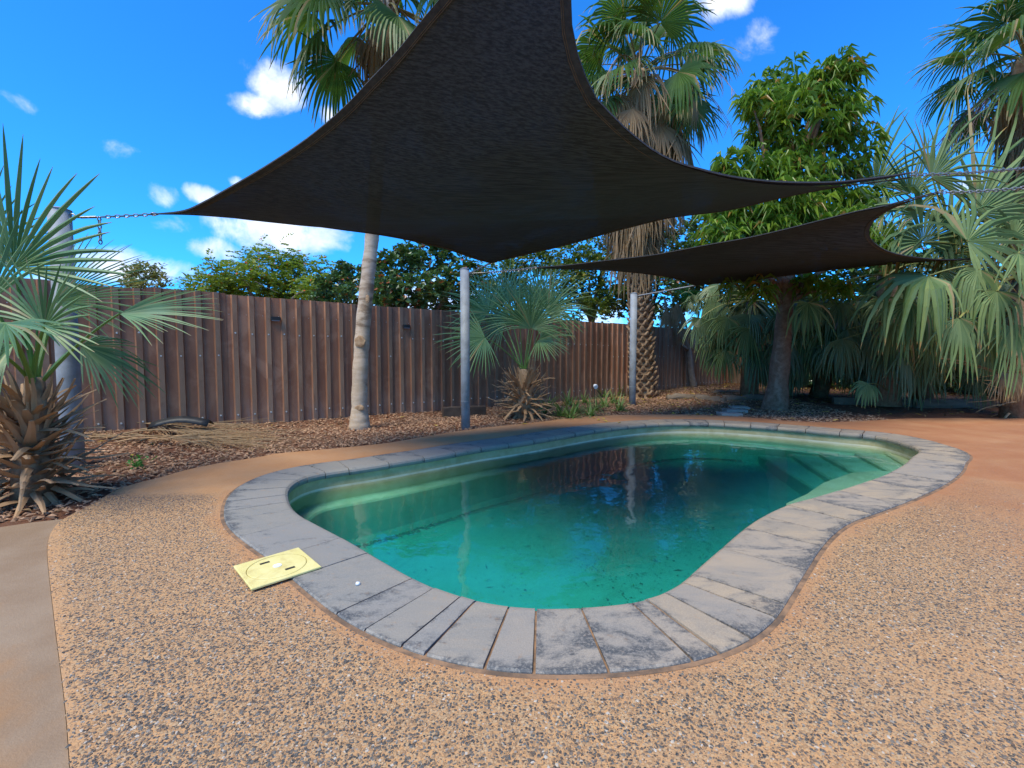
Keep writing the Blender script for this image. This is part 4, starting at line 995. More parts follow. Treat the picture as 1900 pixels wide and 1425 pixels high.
# ---- silver fan palms on the right
def silver():
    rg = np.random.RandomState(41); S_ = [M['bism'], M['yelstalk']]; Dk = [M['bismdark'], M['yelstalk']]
    # palm A: the big near one at the right edge
    YA_ = 7.55; c = gp(1900, 757, -.02); c = np.array([8.55, 7.65, -.02]); hubA = np.array([8.5, 7.65, 2.35])
    A = empty('silver_palm', c, 'big silver fan palm with drooping ribbon leaves at the edge of the paving', 'palm')
    mb = MB(); mb.tube([c, c+np.array([0, 0, 1.0]), hubA], [.27, .23, .18], 14); rebase(mb.build('trunk', M['boot'], A, True))
    boots(A, c, .42, .9, 46, rg, (.3, .6), mat='dead2')
    base = dict(split=.33, fold=.55, nseg=23, cup=.06, lenvar=.25, ragged=1.2, wide=.95)
    L = [((1722,512),(1600,540),6.9,6.5,(-.1,-.5,.85),dict(droop=2.15,body=.30,half=R(120))),          # arched leaf with ribbons reaching left
         ((1735,560),(1690,640),7.3,7.2,(-.1,-.95,.2),dict(droop=.9,body=.35,half=R(85))),             # hanging curtain below it
         ((1815,500),(1800,600),7.0,6.8,(0,-.9,.35),dict(droop=2.1,body=.35,half=R(110))),
         ((1850,540),(1870,650),6.9,6.6,(0,-.9,.4),dict(droop=2.0,body=.3,half=R(105))),
         ((1795,447),(1960,400),7.2,7.2,(.05,-.9,.4),dict(droop=.35,body=.05,half=R(115))),            # broad smooth blade
         ((1812,395),(1960,290),7.7,8.1,(.2,-.9,.2),dict(droop=.15,body=.02,half=R(75))),
         ((1728,330),(1810,225),7.6,7.7,(.2,-.95,.1),dict(droop=.15,body=.02,half=R(80))),              # fan standing up against the sky
         ((1712,450),(1700,330),7.8,7.7,(-.1,-.9,.4),dict(droop=2.3,body=.12,half=R(120),split=.5)),    # ribbons hanging in the sail's hollow
         ((1770,470),(1740,360),7.9,7.9,(0,-.9,.4),dict(droop=2.2,body=.1,half=R(110))),
         ((1890,470),(1980,560),6.6,6.3,(0,-.6,.8),dict(droop=1.0,body=.25,half=R(110))),
         ((1880,600),(1900,720),7.0,6.9,(0,-.9,.3),dict(droop=.8,body=.3,half=R(80))),
         ((1760,600),(1730,700),7.9,7.9,(0,-.95,.2),dict(droop=.8,body=.3,half=R(80))),
         ((1690,560),(1650,650),7.2,7.0,(-.1,-.8,.6),dict(droop=2.0,body=.4,half=R(110))),
         ((1780,590),(1800,700),6.9,6.8,(0,-.9,.4),dict(droop=1.4,body=.4,half=R(100))),
         ((1840,600),(1850,710),7.3,7.2,(0,-.9,.4),dict(droop=1.4,body=.4,half=R(100))),
         ((1660,600),(1640,690),8.0,7.9,(0,-.9,.4),dict(droop=1.4,body=.4,half=R(100))),
         ((1760,430),(1840,330),8.3,8.4,(.1,-.95,.2),dict(droop=.3,body=.03,half=R(95))),
         ((1850,400),(1900,300),8.2,8.3,(.1,-.95,.2),dict(droop=.3,body=.03,half=R(95))),
         ((1700,400),(1640,320),8.2,8.2,(0,-.95,.2),dict(droop=.9,body=.05,half=R(100))),
         ((1880,440),(1840,340),7.6,7.6,(0,-.9,.3),dict(droop=1.5,body=.15,half=R(110)))]
    for b, t, yb, yt, nr, k in L: px_leaf(A, hubA, b, t, yb, yt, S_, rg, nrm=nr, bend=(0, 0, .16), r0=.032, r1=.016, **{**base, **k})
    for i in range(12):
        x, y = rg.uniform(1560, 1890), rg.uniform(610, 665); yy = rg.uniform(7.9, 8.8)
        px_leaf(A, hubA-np.array([0, 0, .5]), (x, y), (x+rg.uniform(-40, 30), y+rg.uniform(60, 95)), yy, yy-.1, Dk, rg, nrm=(rg.uniform(-.3, .3), -.8, .5), bend=(0, 0, .1), r0=.02, r1=.012, **{**base, **dict(droop=1.2, body=.35, half=R(95))})
    for i in range(4):
        px_leaf(A, hubA-np.array([0, 0, .9]), (1862+8*i, 690), (1850+22*i, 745), 7.25, 7.1, [M['dead'], M['dead']], rg, nrm=(0, -.9, .3), name='dead_leaf', droop=.8, body=.3, split=.3, half=R(60), nseg=18, fold=.6, ragged=.6)
    # palm B: behind it, its fans standing beside the mango tree
    c = np.array([7.35, 9.0, .05]); hubB = np.array([7.3, 9.0, 2.6])
    B = empty('silver_palm', c, 'silver fan palm behind the smaller sail with fans beside the mango', 'palm')
    mb = MB(); mb.tube([c, c+np.array([0, 0, 1.0]), hubB], [.26, .22, .17], 14); rebase(mb.build('trunk', M['boot'], B, True))
    L = [((1625,345),(1660,215),9.2,9.2,(.1,-1,.1),dict(droop=.12,body=.02,half=R(95))),
         ((1690,360),(1690,255),8.8,8.7,(.1,-1,.1),dict(droop=.2,body=.02,half=R(90))),
         ((1640,400),(1580,330),8.6,8.5,(0,-.9,.4),dict(droop=.8,body=.1)),
         ((1670,470),(1660,380),8.3,8.2,(0,-.9,.4),dict(droop=2.3,body=.15)),
         ((1640,560),(1600,640),8.6,8.5,(0,-.9,.4),dict(droop=1.0,body=.3)),
         ((1500,562),(1500,640),8.3,8.1,(-.1,-.8,.6),dict(droop=2.15,body=.35,half=R(125))),
         ((1560,560),(1530,640),8.9,8.8,(0,-.9,.4),dict(droop=1.0,body=.3)),
         ((1480,300),(1470,235),9.6,9.6,(0,-1,.1),dict(droop=.2,body=.02,half=R(80))),
         ((1690,600),(1680,680),8.9,8.8,(0,-.9,.4),dict(droop=1.0,body=.3)),
         ((1740,500),(1790,440),8.9,8.9,(0,-.9,.4),dict(droop=.4,body=.1))]
    for b, t, yb, yt, nr, k in L: px_leaf(B, hubB, b, t, yb, yt, S_ if b[1] < 480 or b[0] < 1530 else Dk, rg, nrm=nr, bend=(0, 0, .16), r0=.03, r1=.015, **{**dict(half=R(110)), **base, **k})
    px_leaf(B, c+np.array([-.1, -.2, .3]), (1612,712), (1590,750), 8.0, 7.9, S_, rg, nrm=(0, -.7, .7), name='leaf', droop=1.0, body=.3, split=.4, half=R(100), nseg=14)
    # palms C, D and E: the dark thicket under the trees
    spots = [((1395,560),10.4,(5.45,10.5),'dark fan palm in shade left of the mango trunk', [((1350,590),(1330,650)),((1390,610),(1380,690)),((1400,560),(1440,590)),((1330,560),(1300,610)),((1410,650),(1395,715)),((1360,540),(1340,500)),((1440,600),(1450,660)),((1300,590),(1290,640)),((1420,520),(1450,480)),((1380,570),(1360,630)),((1435,640),(1420,700)),((1330,620),(1320,680)),((1290,560),(1270,530)),((1345,650),(1335,700))]),
             ((1560,590),9.9,(7.1,10.6),'dark fan palm in deep shade right of the mango trunk', [((1540,600),(1520,680)),((1580,640),(1570,710)),((1600,580),(1640,640)),((1540,540),(1510,520)),((1620,640),(1640,710)),((1550,660),(1540,720)),((1590,540),(1600,500)),((1490,620),(1480,690)),((1650,600),(1670,680)),((1520,560),(1480,600)),((1570,570),(1545,620)),((1505,650),(1495,715))]),
             ((1730,560),9.2,(8.6,9.6),'dark fan palm against the back fence among the silver palms', [((1700,590),(1680,660)),((1760,600),(1770,680)),((1720,540),(1690,500)),((1790,580),(1830,640)),((1760,520),(1800,480)),((1680,560),(1650,620)),((1840,560),(1860,620)),((1820,500),(1850,440))])]
    for (hx, hy), Yh, (cx, cy), lab, lv in spots:
        cc = np.array([cx, cy, .08]); P_ = empty('shade_palm', cc, lab, 'palm', 'dark palms under the trees'); hub = at(hx, hy, Yh)
        mb = MB(); mb.tube([cc, (cc+hub)/2, hub], [.2, .17, .12], 10); rebase(mb.build('trunk', M['boot'], P_, True))
        for b, t in lv:
            yb = Yh+rg.uniform(-.7, .5); sc = rg.uniform(1.0, 1.35); t2 = (b[0]+(t[0]-b[0])*sc, b[1]+(t[1]-b[1])*sc)
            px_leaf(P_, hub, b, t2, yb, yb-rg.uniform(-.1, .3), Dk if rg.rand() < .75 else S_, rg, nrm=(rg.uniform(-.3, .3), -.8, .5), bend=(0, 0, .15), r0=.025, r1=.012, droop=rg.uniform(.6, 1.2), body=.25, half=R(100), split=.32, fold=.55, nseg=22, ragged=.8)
        for i in range(26):                            # the rest of the crown, hanging all round down to the litter
            th = rg.uniform(0, 6.28); e = R(rg.uniform(-40, 40)); d = np.array([math.cos(th)*math.cos(e), math.sin(th)*math.cos(e), math.sin(e)]); b = hub+d*rg.uniform(.5, 1.1)-np.array([0, 0, rg.uniform(0, .9)])
            if b[2] < .75: b[2] = .75
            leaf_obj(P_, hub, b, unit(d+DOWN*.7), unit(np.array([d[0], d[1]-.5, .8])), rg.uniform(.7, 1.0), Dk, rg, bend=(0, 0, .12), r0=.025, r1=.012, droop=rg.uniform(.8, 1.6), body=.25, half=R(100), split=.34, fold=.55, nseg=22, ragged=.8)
        for i in range(4):
            th = rg.uniform(0, 6.28); d = np.array([math.cos(th)*.3, math.sin(th)*.3, -.5]); b = hub+d*rg.uniform(.5, 1.0)
            leaf_obj(P_, hub, b, unit(d+DOWN), VIEW, rg.uniform(.6, .9), [M['dead'], M['dead']], rg, name='dead_leaf', droop=.8, body=.3, split=.3, half=R(60), nseg=18, fold=.6, ragged=.6)
silver()

# ------------------------------------------------------------------ broadleaf trees
def limbs(mb, a, tips, r0, rg, wob=.12, n=7, mi=0):
    for tpt in tips:
        t = np.linspace(0, 1, n)[:, None]; a_ = np.asarray(a, float); tp = np.asarray(tpt, float); L = np.linalg.norm(tp-a_)
        Q = a_+(tp-a_)*t+np.array([0, 0, 1])*L*.12*(4*t*(1-t))+np.r_[np.zeros((1, 3)), rg.normal(0, wob*.25, (n-2, 3)), np.zeros((1, 3))]*L*.5
        mb.tube(Q, np.linspace(r0, r0*.22, n), 7, mi)
def ell_points(ells, n, rg, shell=.55):
    vol = np.array([e[1][0]*e[1][1]*e[1][2] for e in ells])**.75; pr = vol/vol.sum(); out = []
    for (c, r_), k in zip(ells, rg.multinomial(n, pr)):
        d = rg.normal(size=(k, 3)); d /= np.linalg.norm(d, axis=1)[:, None]; q = (shell+(1-shell)*rg.rand(k))[:, None]
        q = q*(1+.18*np.sin(d[:, :1]*5+d[:, 1:2]*7+d[:, 2:]*6)); out.append(np.array(c)+d*q*np.array(r_))
    return np.vstack(out)
def rup(n, rg, k=.5): return np.array([0, 0, 1.0])+rg.normal(0, k, (n, 3))
def rosettes(mb, C, k, L, Wd, rg, droop, up=.15, spread=1.0):
    P = np.repeat(C, k, 0)+rg.normal(0, .03, (len(C)*k, 3)); th = rg.uniform(0, 6.28, len(P)); e = rg.normal(up, .45, len(P))
    D = np.c_[np.cos(th)*np.cos(e), np.sin(th)*np.cos(e), np.sin(e)]
    leaf_cloud(P+D*L*.15*spread, D, L*rg.uniform(.7, 1.25, len(P)), Wd*rg.uniform(.8, 1.2, len(P)), mb, droop=droop, up=rup(len(P), rg, .4))
def mango():
    rg = np.random.RandomState(51); c = gp(1440, 760, -.02); Y0 = c[1]
    root = empty('mango_tree', c, 'leafy mango tree with a leaning brown trunk beside the paving', 'tree')
    tr = crom([at(x, y, Y0) for x, y in [(1436,765),(1441,735),(1446,690),(1453,620),(1457,560),(1460,480),(1466,380)]], 8, False)
    rr = np.interp(tr[:, 2], [-.1, .1, .5, 1.5, 2.4, 4], [.25, .215, .18, .15, .135, .09])*(1+.04*np.sin(tr[:, 2]*9))
    mb = MB(); mb.tube(tr, rr, 18); rebase(mb.build('trunk', M['bark'], root, True))
    px = [(1462,165,62,55),(1545,140,42,40),(1400,195,30,34),(1595,190,26,18),(1500,225,95,55),(1420,245,40,40),(1375,310,58,34),(1470,320,90,55),(1575,280,45,60),(1350,345,44,30),(1430,385,120,40),(1380,430,110,40),(1570,380,60,45),(1500,420,110,40),(1330,490,45,26),(1395,535,60,16),(1520,530,55,18),(1610,455,34,26)]
    ells = []
    for x, y, rx, ry in px:
        yy = Y0+rg.uniform(-.5, .6); q = at(x, y, yy); s_ = yy/F_PX; ells.append((q, (rx*s_*.80, max(.4, rx*s_*.75), ry*s_*.80)))
    mb = MB(); limbs(mb, tr[-18], [e[0]-np.array([0, 0, .1]) for e in ells], .07, rg); limbs(mb, tr[-1], [ells[0][0], ells[1][0], ells[4][0]], .09, rg); rebase(mb.build('limbs', M['bark'], root, True))
    C = ell_points(ells, 560, rg, .66); mb = MB(); rosettes(mb, C, 16, .26, .055, rg, .7); o = rebase(mb.build('crown', M['mango'], root, kind='stuff'))
mango()
def back_tree(name, label, base, ells, mat, nC, k, L, Wd, rg, droop=.1, up=.2, trunk_r=.12, shell=.5, twig=0, bark='greybark', flat=False, group='trees beyond the fence'):
    base = np.asarray(base, float); root = empty(name, base, label, 'tree', group); mb = MB(); cen = np.mean([e[0] for e in ells], 0)
    fork = base*.45+cen*.55; fork[2] = min(fork[2], cen[2]); Q = crom([base-np.array([0, 0, .1]), base*.6+fork*.4+rg.normal(0, .08, 3), fork], 6, False)
    mb.tube(Q, np.linspace(trunk_r, trunk_r*.6, len(Q)), 10); rebase(mb.build('trunk', M[bark], root, True))
    mb = MB(); limbs(mb, fork, [e[0] for e in ells], trunk_r*.5, rg)
    C = ell_points(ells, nC, rg, shell)
    if twig:
        for q in C[rg.choice(len(C), min(twig, len(C)), False)]:
            e = min(ells, key=lambda e: np.linalg.norm(e[0]-q))[0]; out = q+(q-e)*rg.uniform(.1, .5); mb.tube([e*.35+q*.65, q, out], [.014, .008, .003], 4)
    rebase(mb.build('limbs', M[bark], root, True)); mb = MB()
    if flat:                                            # feathery leaves: flat sprays of leaflets
        n = len(C); th = rg.uniform(0, 6.28, n); d = np.c_[np.cos(th), np.sin(th), rg.normal(0, .4, n)]; LL = rg.uniform(.30, .55, n)
        sd = np.cross(d, [0, 0, 1.0]); P = []; D = []
        for s in np.linspace(.1, 1, k):
            for sg in (-1, 1): P.append(C+d*(LL*s)[:, None]-np.array([0, 0, .14])*s*s); D.append(sd*sg+d*.45)
        P = np.vstack(P); D = np.vstack(D)+rg.normal(0, .12, (len(C)*k*2, 3)); leaf_cloud(P, D, L*rg.uniform(.7, 1.2, len(P)), Wd, mb, fold=.1, up=rup(len(P), rg, 1.0))
    else: rosettes(mb, C, k, L, Wd, rg, droop, up)
    rebase(mb.build('crown', M[mat], root, kind='stuff')); return root
def E2(lst, Y, rg, dj=.8, thick=.8):
    out = []
    for x, y, rx, ry in lst:
        yy = Y+rg.uniform(-dj, dj); s_ = yy/F_PX; out.append((at(x, y, yy), (rx*s_, max(.5, rx*s_*thick), ry*s_)))
    return out
rg = np.random.RandomState(61)
def g0(x, Y): p = at(x, 700, Y); return np.array([p[0], Y, -.02])
back_tree('feathery_tree', 'wide feathery green tree with a few orange blooms beyond the fence', g0(490, 17), E2([(510,480,60,24),(440,505,70,28),(560,500,60,26),(390,530,50,26),(480,540,110,30),(600,535,60,26),(545,545,70,24),(410,555,70,20)], 16.5, rg), 'poin', 1700, 7, .13, .06, rg, flat=True, trunk_r=.18, twig=60)
back_tree('sparse_tree', 'small sparse olive coloured tree far beyond the left fence', g0(268, 24), E2([(270,505,38,18),(240,525,20,14),(300,520,18,14),(262,530,32,14)], 24, rg), 'olive', 210, 7, .20, .11, rg, trunk_r=.12, twig=50)
back_tree('round_leaf_tree', 'dark tree with round leathery leaves right of the pale palm trunk beyond the fence', g0(790, 13.5), E2([(740,490,50,32),(800,480,55,36),(860,520,45,34),(770,540,80,34),(830,560,60,28),(715,540,40,36),(740,575,60,20)], 13, rg), 'grape', 620, 9, .15, .13, rg, trunk_r=.16, twig=40)
back_tree('round_leaf_tree', 'dark round-leaved tree between the feathery tree and the pale palm trunk', g0(640, 14.5), E2([(650,510,34,24),(620,530,34,22),(660,550,44,26),(610,560,40,18),(690,520,24,30)], 14.2, rg), 'grape', 260, 9, .15, .13, rg, trunk_r=.12, twig=24)
back_tree('leafy_tree', 'dense green tree beyond the fence behind the middle fan palm', g0(950, 16), E2([(930,510,60,36),(990,480,50,34),(960,560,80,40),(890,560,50,30),(1040,520,50,40)], 15.5, rg), 'bush', 520, 10, .17, .09, rg, trunk_r=.17)
back_tree('leafy_tree', 'yellowish green tree beyond the fence left of the rough palm trunk', g0(1100, 18), E2([(1090,500,60,34),(1130,460,50,40),(1060,480,44,34),(1120,550,70,36),(1080,575,60,24)], 17, rg), 'bush', 520, 10, .18, .09, rg, trunk_r=.17)
back_tree('leafy_tree', 'dark leafy tree beyond the fence right of the third post', g0(1200, 19), E2([(1180,500,50,50),(1240,470,60,60),(1150,560,50,34),(1230,550,60,50)], 18, rg), 'grape', 520, 9, .18, .12, rg, trunk_r=.18)
back_tree('leafy_tree', 'dense dark tree behind the mango tree and back fence', g0(1400, 15.5), E2([(1330,430,80,50),(1400,480,110,60),(1330,540,80,50),(1450,560,110,50),(1270,520,40,60)], 15.5, rg), 'grape', 900, 9, .20, .12, rg, trunk_r=.2)
back_tree('leafy_tree', 'dense dark tree beyond the back fence behind the silver palms', np.array([12.2, 13.2, -.02]), E2([(1600,470,90,60),(1700,520,110,60),(1560,580,120,60),(1780,560,110,60),(1880,560,90,70)], 13.5, rg), 'grape', 1000, 9, .22, .13, rg, trunk_r=.2)
for i, (t, lab) in enumerate([(2.2, 'dark leafy shrub against the back fence near the corner'), (4.6, 'dark leafy shrub against the back fence behind the mango trunk'), (7.0, 'dark leafy shrub against the back fence behind the silver palms'), (9.3, 'dark leafy shrub at the right end of the back fence')]):
    q = corner+bdir*t+bnor*.55; c = np.array([q[0], q[1], .05]); el = [(c+np.array([bdir[0]*k, bdir[1]*k, h]), (.75, .5, .55)) for k, h in ((-.7, .6), (.6, .7), (0, 1.3), (-.3, .35), (.9, .4))]
    back_tree('shrub', lab, c, el, 'grape', 170, 9, .17, .09, rg, trunk_r=.06, group='shrubs along the back fence')
# small forked tree in the shade by the corner
def forked():
    rg = np.random.RandomState(71); c = gp(1289, 722, .05); Y0 = c[1]; root = empty('small_forked_tree', c, 'small bare forked tree with a rosette of bright leaves by the fence corner', 'tree')
    T_ = lambda x, y, dy=0: at(x, y, Y0+dy); mb = MB()
    mb.tube(crom([c-np.array([0, 0, .1]), T_(1282,690), T_(1279,655), T_(1277,645)], 6, False), np.linspace(.105, .07, 19), 12)
    for Q in ([(1277,648),(1262,638),(1247,620),(1240,590),(1232,550)], [(1277,648),(1288,638),(1294,612),(1296,580)], [(1247,620),(1252,600),(1262,570)], [(1277,645),(1270,630),(1262,628)]):
        mb.tube(crom([T_(*q, rg.uniform(-.1, .1)) for q in Q], 5, False), np.linspace(.055, .025, (len(Q)-1)*5+1), 8)
    rebase(mb.build('trunk', M['greybark'], root, True))
    mb = MB(); C = np.array([T_(1285+rg.uniform(-24, 24), 556+rg.uniform(-16, 14), rg.uniform(-.3, .2)) for _ in range(12)]); rosettes(mb, C, 12, .24, .085, rg, .15, .3); rebase(mb.build('crown', M['shrub'], root, kind='stuff'))
    for i in range(7):
        b = T_(1244+rg.uniform(-8, 22), 560+rg.uniform(-6, 14), rg.uniform(-.3, .1)); mb = MB(); fan(mb, b, DOWN+rg.normal(0, .06, 3), VIEW+rg.normal(0, .3, 3), rg.uniform(1.0, 1.35), nseg=16, half=R(24), split=.3, droop=.4, fold=.6, rg=rg, ragged=.2)
        fo = mb.build('hanging_dead_frond', M['dead']); tag(fo, 'dry tan palm frond hanging in the small forked tree', 'dead frond', 'dry fronds caught in the forked tree')
forked()

# ------------------------------------------------------------------ garden bed: bark chips, litter, plants, edging
rg = np.random.RandomState(81)
dp = np.array(deck_poly); pp = np.array(path_poly)
def in_bed(P): return ~inpoly(P, dp) & ~inpoly(P, pp) & (fence_d(P) > .05) & (((P-corner)@bnor) > .05)
def chips(n, box, name, label, mat, smin, smax, fn, lift=.006, dens=None):
    P = np.c_[rg.uniform(box[0], box[1], n), rg.uniform(box[2], box[3], n)]; P = P[in_bed(P)]
    if dens is not None: P = P[rg.rand(len(P)) < dens(P)]
    z = soil_z(P)+lift+rg.uniform(0, .012, len(P)); k = len(P); th = rg.uniform(0, 6.28, k); el = rg.normal(0, .28, k)
    d = np.c_[np.cos(th)*np.cos(el), np.sin(th)*np.cos(el), np.sin(el)]; s = np.cross(d, [0, 0, 1.0]); s /= np.linalg.norm(s, axis=1)[:, None]; u = np.cross(s, d)
    L = rg.uniform(smin, smax, k)[:, None]; Wd = L*rg.uniform(.25, .6, k)[:, None]; t = L*.12; c = np.c_[P, z]
    V = np.stack([c-d*L*.5-s*Wd*.4, c+d*L*.5-s*Wd*.5, c+d*L*.45+s*Wd*.4, c-d*L*.5+s*Wd*.5, c-d*L*.1+u*t*2], 1).reshape(-1, 3)
    b = np.arange(k)[:, None]*5; F = np.concatenate([b+np.array([q]) for q in ([0, 1, 4], [1, 2, 4], [2, 3, 4], [3, 0, 4])], 0)
    mb = MB(); mb.add(V, F); o = mb.build(name, mat, None, kind='stuff'); tag(o, label, 'mulch'); return o
chips(90000, (-6.5, 6.2, 2.8, 14), 'bark_mulch', 'reddish bark chips covering the garden bed along the fence', M['chip'], .018, .055, None, dens=lambda P: np.clip(1.15-P[:, 1]*.045, .3, 1))
def litter(n, box, name, label, mat, L, dens):
    P = np.c_[rg.uniform(box[0], box[1], n), rg.uniform(box[2], box[3], n)]; P = P[in_bed(P)]; P = P[rg.rand(len(P)) < dens(P)]; k = len(P); th = rg.uniform(0, 6.28, k)
    mb = MB(); leaf_cloud(np.c_[P, soil_z(P)+.015+rg.uniform(0, .02, k)], np.c_[np.cos(th), np.sin(th), rg.normal(0, .2, k)], rg.uniform(L[0], L[1], k), rg.uniform(.02, .045, k), mb)
    tag(mb.build(name, mat, None, kind='stuff'), label, 'leaf litter')
litter(9000, (2.5, 13, 6.8, 16), 'leaf_litter', 'dry fallen leaves on the red soil under the trees', M['litter'], (.06, .17), lambda P: np.clip((P[:, 1]-7.4)*.35, .05, .9))
litter(700, (-6, 2.5, 2.5, 10), 'leaf_litter', 'scattered dry leaves among the bark chips by the fence', M['litter'], (.05, .12), lambda P: np.full(len(P), .5))
# pile of fallen fronds at the left fence, with a scrap of black plastic on top
def frond_pile():
    rg = np.random.RandomState(83)
    for i in range(15):
        x = rg.uniform(180, 400); y = 806+rg.uniform(-6, 20)-(x-180)*.02; p = gp(x, y, .05); p[2] = soil_z(p[None])[0]+.03+.011*(i % 6)
        th = rg.uniform(-.15, .25)+(.0 if rg.rand() < .6 else math.pi); d = np.array([math.cos(th)*.95, math.sin(th)*.4+.15, .02]); mb = MB()
        q = p+d*rg.uniform(.35, .6); stalk(mb, p-d*.25, q-d*.25, (0, 0, .03), .018, .010, 0)
        fan(mb, q-d*.25, d, np.array([rg.uniform(-.2, .2), rg.uniform(-.3, 0), 1.0]), rg.uniform(.55, .95), nseg=22, half=R(26), split=.2, droop=.06, body=0, fold=.6, rg=rg, ragged=1.2, cup=.0, wide=.55, lenvar=.35)
        V = mb.v; 
        for v in V:
            zz = soil_z(v[:, :2])+.012; v[:, 2] = np.maximum(v[:, 2], zz)
        o = mb.build('fallen_frond', M['dead'] if i % 3 else M['dead2']); tag(o, 'dry fallen palm frond in the pile at the foot of the left fence', 'dead frond', 'fallen fronds piled at the fence')
    p = gp(330, 800, .1); mb = MB(); V = []
    n = 9
    for i in range(n):
        t = i/(n-1); a = p+np.array([-.32+.64*t, .12*t, .10+.07*math.sin(t*3.0)])
        V += [a+np.array([0, -.07, -.06]), a+np.array([0, 0, .01]), a+np.array([0, .08, -.05])]
    mb.add(V, [[i*3+j, i*3+3+j, i*3+4+j, i*3+1+j] for i in range(n-1) for j in (0, 1)]); o = mb.build('plastic_scrap', M['black'], None, True)
    sm = o.modifiers.new('thickness', 'SOLIDIFY'); sm.thickness = .008; tag(o, 'bent scrap of black plastic on the pile of dry fronds', 'scrap')
frond_pile()
# strap-leaved ground plants
def strappy():
    rg = np.random.RandomState(84)
    spots = [(1008,768),(1020,755),(1040,772),(1055,752),(1072,766),(1085,748),(1105,762),(1122,756),(1140,748),(1150,762),(1035,738),(1120,738),(1095,772),(1060,776),(1150,735)]
    for i, (x, y) in enumerate(spots):
        c = gp(x, y, -.01); mb = MB()
        for k in range(40):
            th = rg.uniform(0, 6.28); e = R(rg.uniform(20, 80)); L = rg.uniform(.22, .46)*(1.25 if y < 745 else 1); d = np.array([math.cos(th)*math.cos(e), math.sin(th)*math.cos(e), math.sin(e)]); q = c+np.array([rg.uniform(-.05, .05), rg.uniform(-.05, .05), 0]); w = rg.uniform(.009, .016)
            sd = unit(np.cross(d, [0, 0, 1])); V = []; A = []
            for s in range(5):
                t = s/4; ww = w*(1-t)**.6+.0008; V += [q-sd*ww, q+sd*ww]; A += [t, t]; d = unit(d+DOWN*.28); q = q+d*L/4; q[2] = max(q[2], .0)
            mb.add(V, [[s*2, s*2+1, s*2+3, s*2+2] for s in range(4)], 0, A)
        o = mb.build('strappy_plant', M['strap']); tag(o, 'low strap-leaved plant in the clump right of the middle fan palm', 'plant', 'strap-leaved plants at the foot of the fence')
strappy()
mb = MB(); c = gp(258, 865, 0.0); rg2 = np.random.RandomState(2); rosettes(mb, c+np.array([[0, 0, .02]])+rg2.normal(0, .025, (9, 3))*np.array([1, 1, .3]), 6, .05, .022, rg2, .1, .5)
tag(mb.build('weed', M['shrub']), 'tiny green weed growing in the bark chips', 'weed')
# timber edging, logs, sleepers, flagstones
def log(a, b, r, label, mat='timber', name='log', group=None, half=.6):
    a, b = np.array(a), np.array(b); t = np.linspace(0, 1, 9)[:, None]; rg = np.random.RandomState(int(abs(a[0]*100)) % 1000)
    Q = a+(b-a)*t+rg.normal(0, .012, (9, 3)); mb = MB(); mb.tube(Q, r*(1+rg.uniform(-.12, .12, 9)), 12, squash=.85); o = mb.build(name, M[mat], None, True); tag(o, label, 'log', group)
def L_(x, y, z): return gp(x, y, z)
log(L_(1240,738,.06), L_(1300,738,.06), .10, 'short weathered log in the leaf litter by the rough palm')
log(L_(1292,740,.05), L_(1345,744,.05), .11, 'grey log lying between the forked tree and the flagstones')
log(L_(1342,742,.06), L_(1425,742,.06), .13, 'thick grey log lying behind the flagstones')
log(L_(1325,730,.10), L_(1400,726,.12), .07, 'thin log lying behind the thick grey log')
def sleeper(pa, pb, h, d, label, mat):
    a, b = np.array(pa), np.array(pb); c = (a+b)/2; L = np.linalg.norm((b-a)[:2]); rz = math.atan2(b[1]-a[1], b[0]-a[0]); mb = MB(); n = 8; rg = np.random.RandomState(9)
    V = []
    for i in range(n):
        x = -L/2+L*i/(n-1)
        for y, z in ((-d/2, 0), (-d/2, h*.9), (-d/2+.015, h), (d/2-.015, h), (d/2, h*.9), (d/2, 0)): V.append((x, y+rg.uniform(-.004, .004), z+(rg.uniform(-.006, .006) if z else -.03)))
    F = [[i*6+j, i*6+6+j, i*6+6+(j+1) % 6, i*6+(j+1) % 6][::-1] for i in range(n-1) for j in range(6)]+[list(range(6)), list(range(n*6-6, n*6))[::-1]]
    mb.add(V, F); o = mb.build('timber_sleeper', M[mat]); o.location = (c[0], c[1], c[2]); o.rotation_euler = (0, 0, rz); tag(o, label, 'sleeper')
sleeper(L_(1545,752,0), L_(1690,756,0), .17, .14, 'weathered timber sleeper edging the bed behind the mango tree', 'timber')
sleeper(L_(1695,757,0), L_(1840,757,0), .17, .14, 'weathered timber sleeper edging the bed below the silver palm', 'timber')
sleeper(L_(822,772,0), L_(900,768,0), .15, .12, 'short dark sleeper on the bark chips behind the middle post', 'darktimber')
mb = MB()
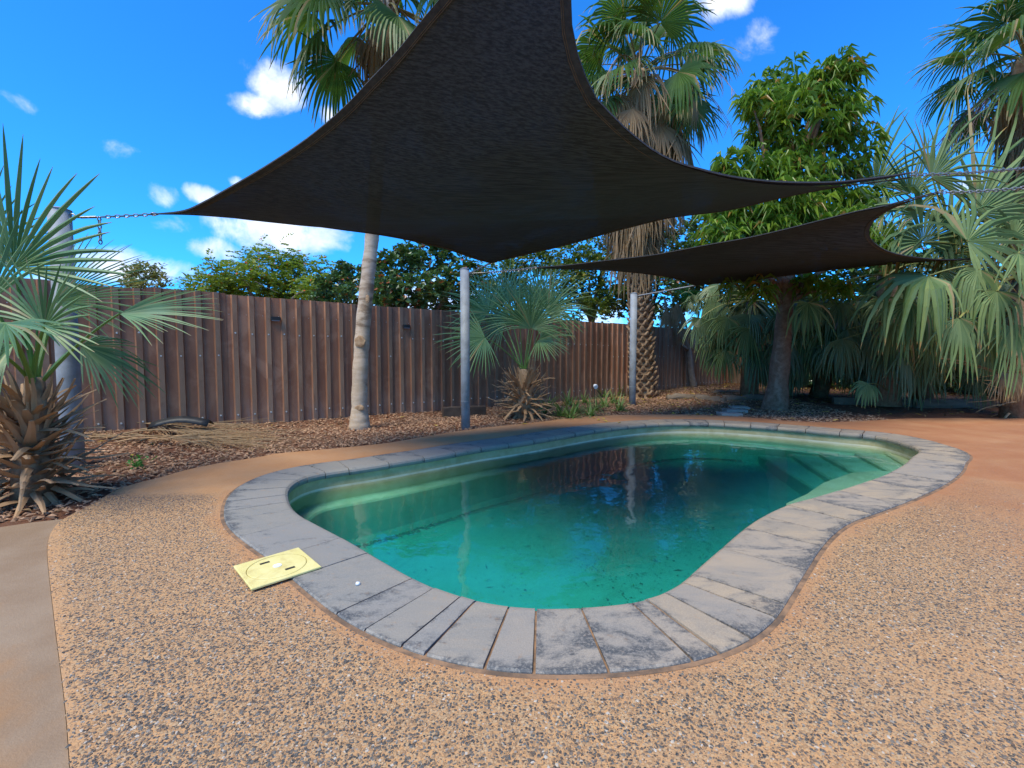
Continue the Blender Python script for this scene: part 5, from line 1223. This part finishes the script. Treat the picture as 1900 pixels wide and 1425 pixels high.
for i, (x, y, w) in enumerate([(1352,769,.34),(1362,763,.36),(1370,757,.30)]):
    c = gp(x, y, 0); rg_ = np.random.RandomState(i); mb = MB(); a = [(math.cos(t)*w*.5*rg_.uniform(.9, 1.1), math.sin(t)*.20*rg_.uniform(.9, 1.1)) for t in np.linspace(.4, .4+2*math.pi, 7)[:-1]]
    a = [(-w*.55, -.14), (w*.5, -.16), (w*.55, .13), (-w*.45, .15)]
    mb.add([(p[0], p[1], z) for z in (-.03, .028) for p in a]+[(p[0]*.95, p[1]*.92, .036) for p in a], [[0, 1, 5, 4], [1, 2, 6, 5], [2, 3, 7, 6], [3, 0, 4, 7], [4, 5, 9, 8], [5, 6, 10, 9], [6, 7, 11, 10], [7, 4, 8, 11], [8, 9, 10, 11], [3, 2, 1, 0]])
    o = mb.build('flagstone', M['stone']); o.location = (c[0], c[1], 0); tag(o, ['grey flagstone touching the paving edge beside the mango trunk', 'middle one of three grey flagstones beside the mango trunk', 'grey flagstone of the three set farthest from the paving'][i], 'flagstone', 'flagstones beside the mango trunk')
# garden spotlight in the plants
c = gp(1103, 748, 0); z1 = at(1103, 717, c[1])[2]; root = empty('garden_spotlight', (c[0], c[1], -.02), 'small pale garden spotlight on a stake among the strappy plants', 'spotlight')
mb = MB(); mb.tube([(0, 0, 0), (0, 0, z1-.03)], .008, 6); mb.build('stake', M['black'], root)
mb = MB(); mb.tube([(.02, -.06, z1+.01), (.01, -.02, z1+.03), (0, .05, z1+.05)], [.05, .045, .02], 12); mb.build('lamp_head', M['white'], root)
# fallen palm stalks and yellow leaves
for k_, (a, b) in enumerate([((1745,665),(1865,697)),((1760,672),(1870,702))]):
    mb = MB(); A_, B_ = at(*a, 7.4), at(*b, 7.25); stalk(mb, A_, B_, (0, 0, .05), .016, .012, 0); tag(mb.build('dry_stalk', M['dead']), ['upper of two long dry leaf stalks at the foot of the silver palms', 'lower of two long dry leaf stalks at the foot of the silver palms'][k_], 'stalk', 'dry stalks among the silver palms')
rg = np.random.RandomState(91)
for i, (x, y) in enumerate([(1110,780),(1122,778),(1128,783),(1152,784),(965,787),(1245,768),(1262,757),(1278,770),(1318,771),(1475,778),(1545,782),(1540,766),(1100,775)]):
    c = gp(x, y, .006); c[2] = max(c[2], soil_z(c[None])[0]+.03) if in_bed(c[None, :2])[0] else .006
    th = rg.uniform(0, 6.28); mb = MB(); leaf_cloud(np.array([c]), np.array([[math.cos(th), math.sin(th), .12]]), rg.uniform(.09, .15), .05, mb, fold=.2)
    tag(mb.build('fallen_leaf', M['yellow']), 'yellow fallen leaf on the soil just beyond the paving' if in_bed(c[None, :2])[0] else 'yellow fallen leaf on the far strip of paving behind the pool', 'leaf', 'yellow leaves along the far edge of the paving')
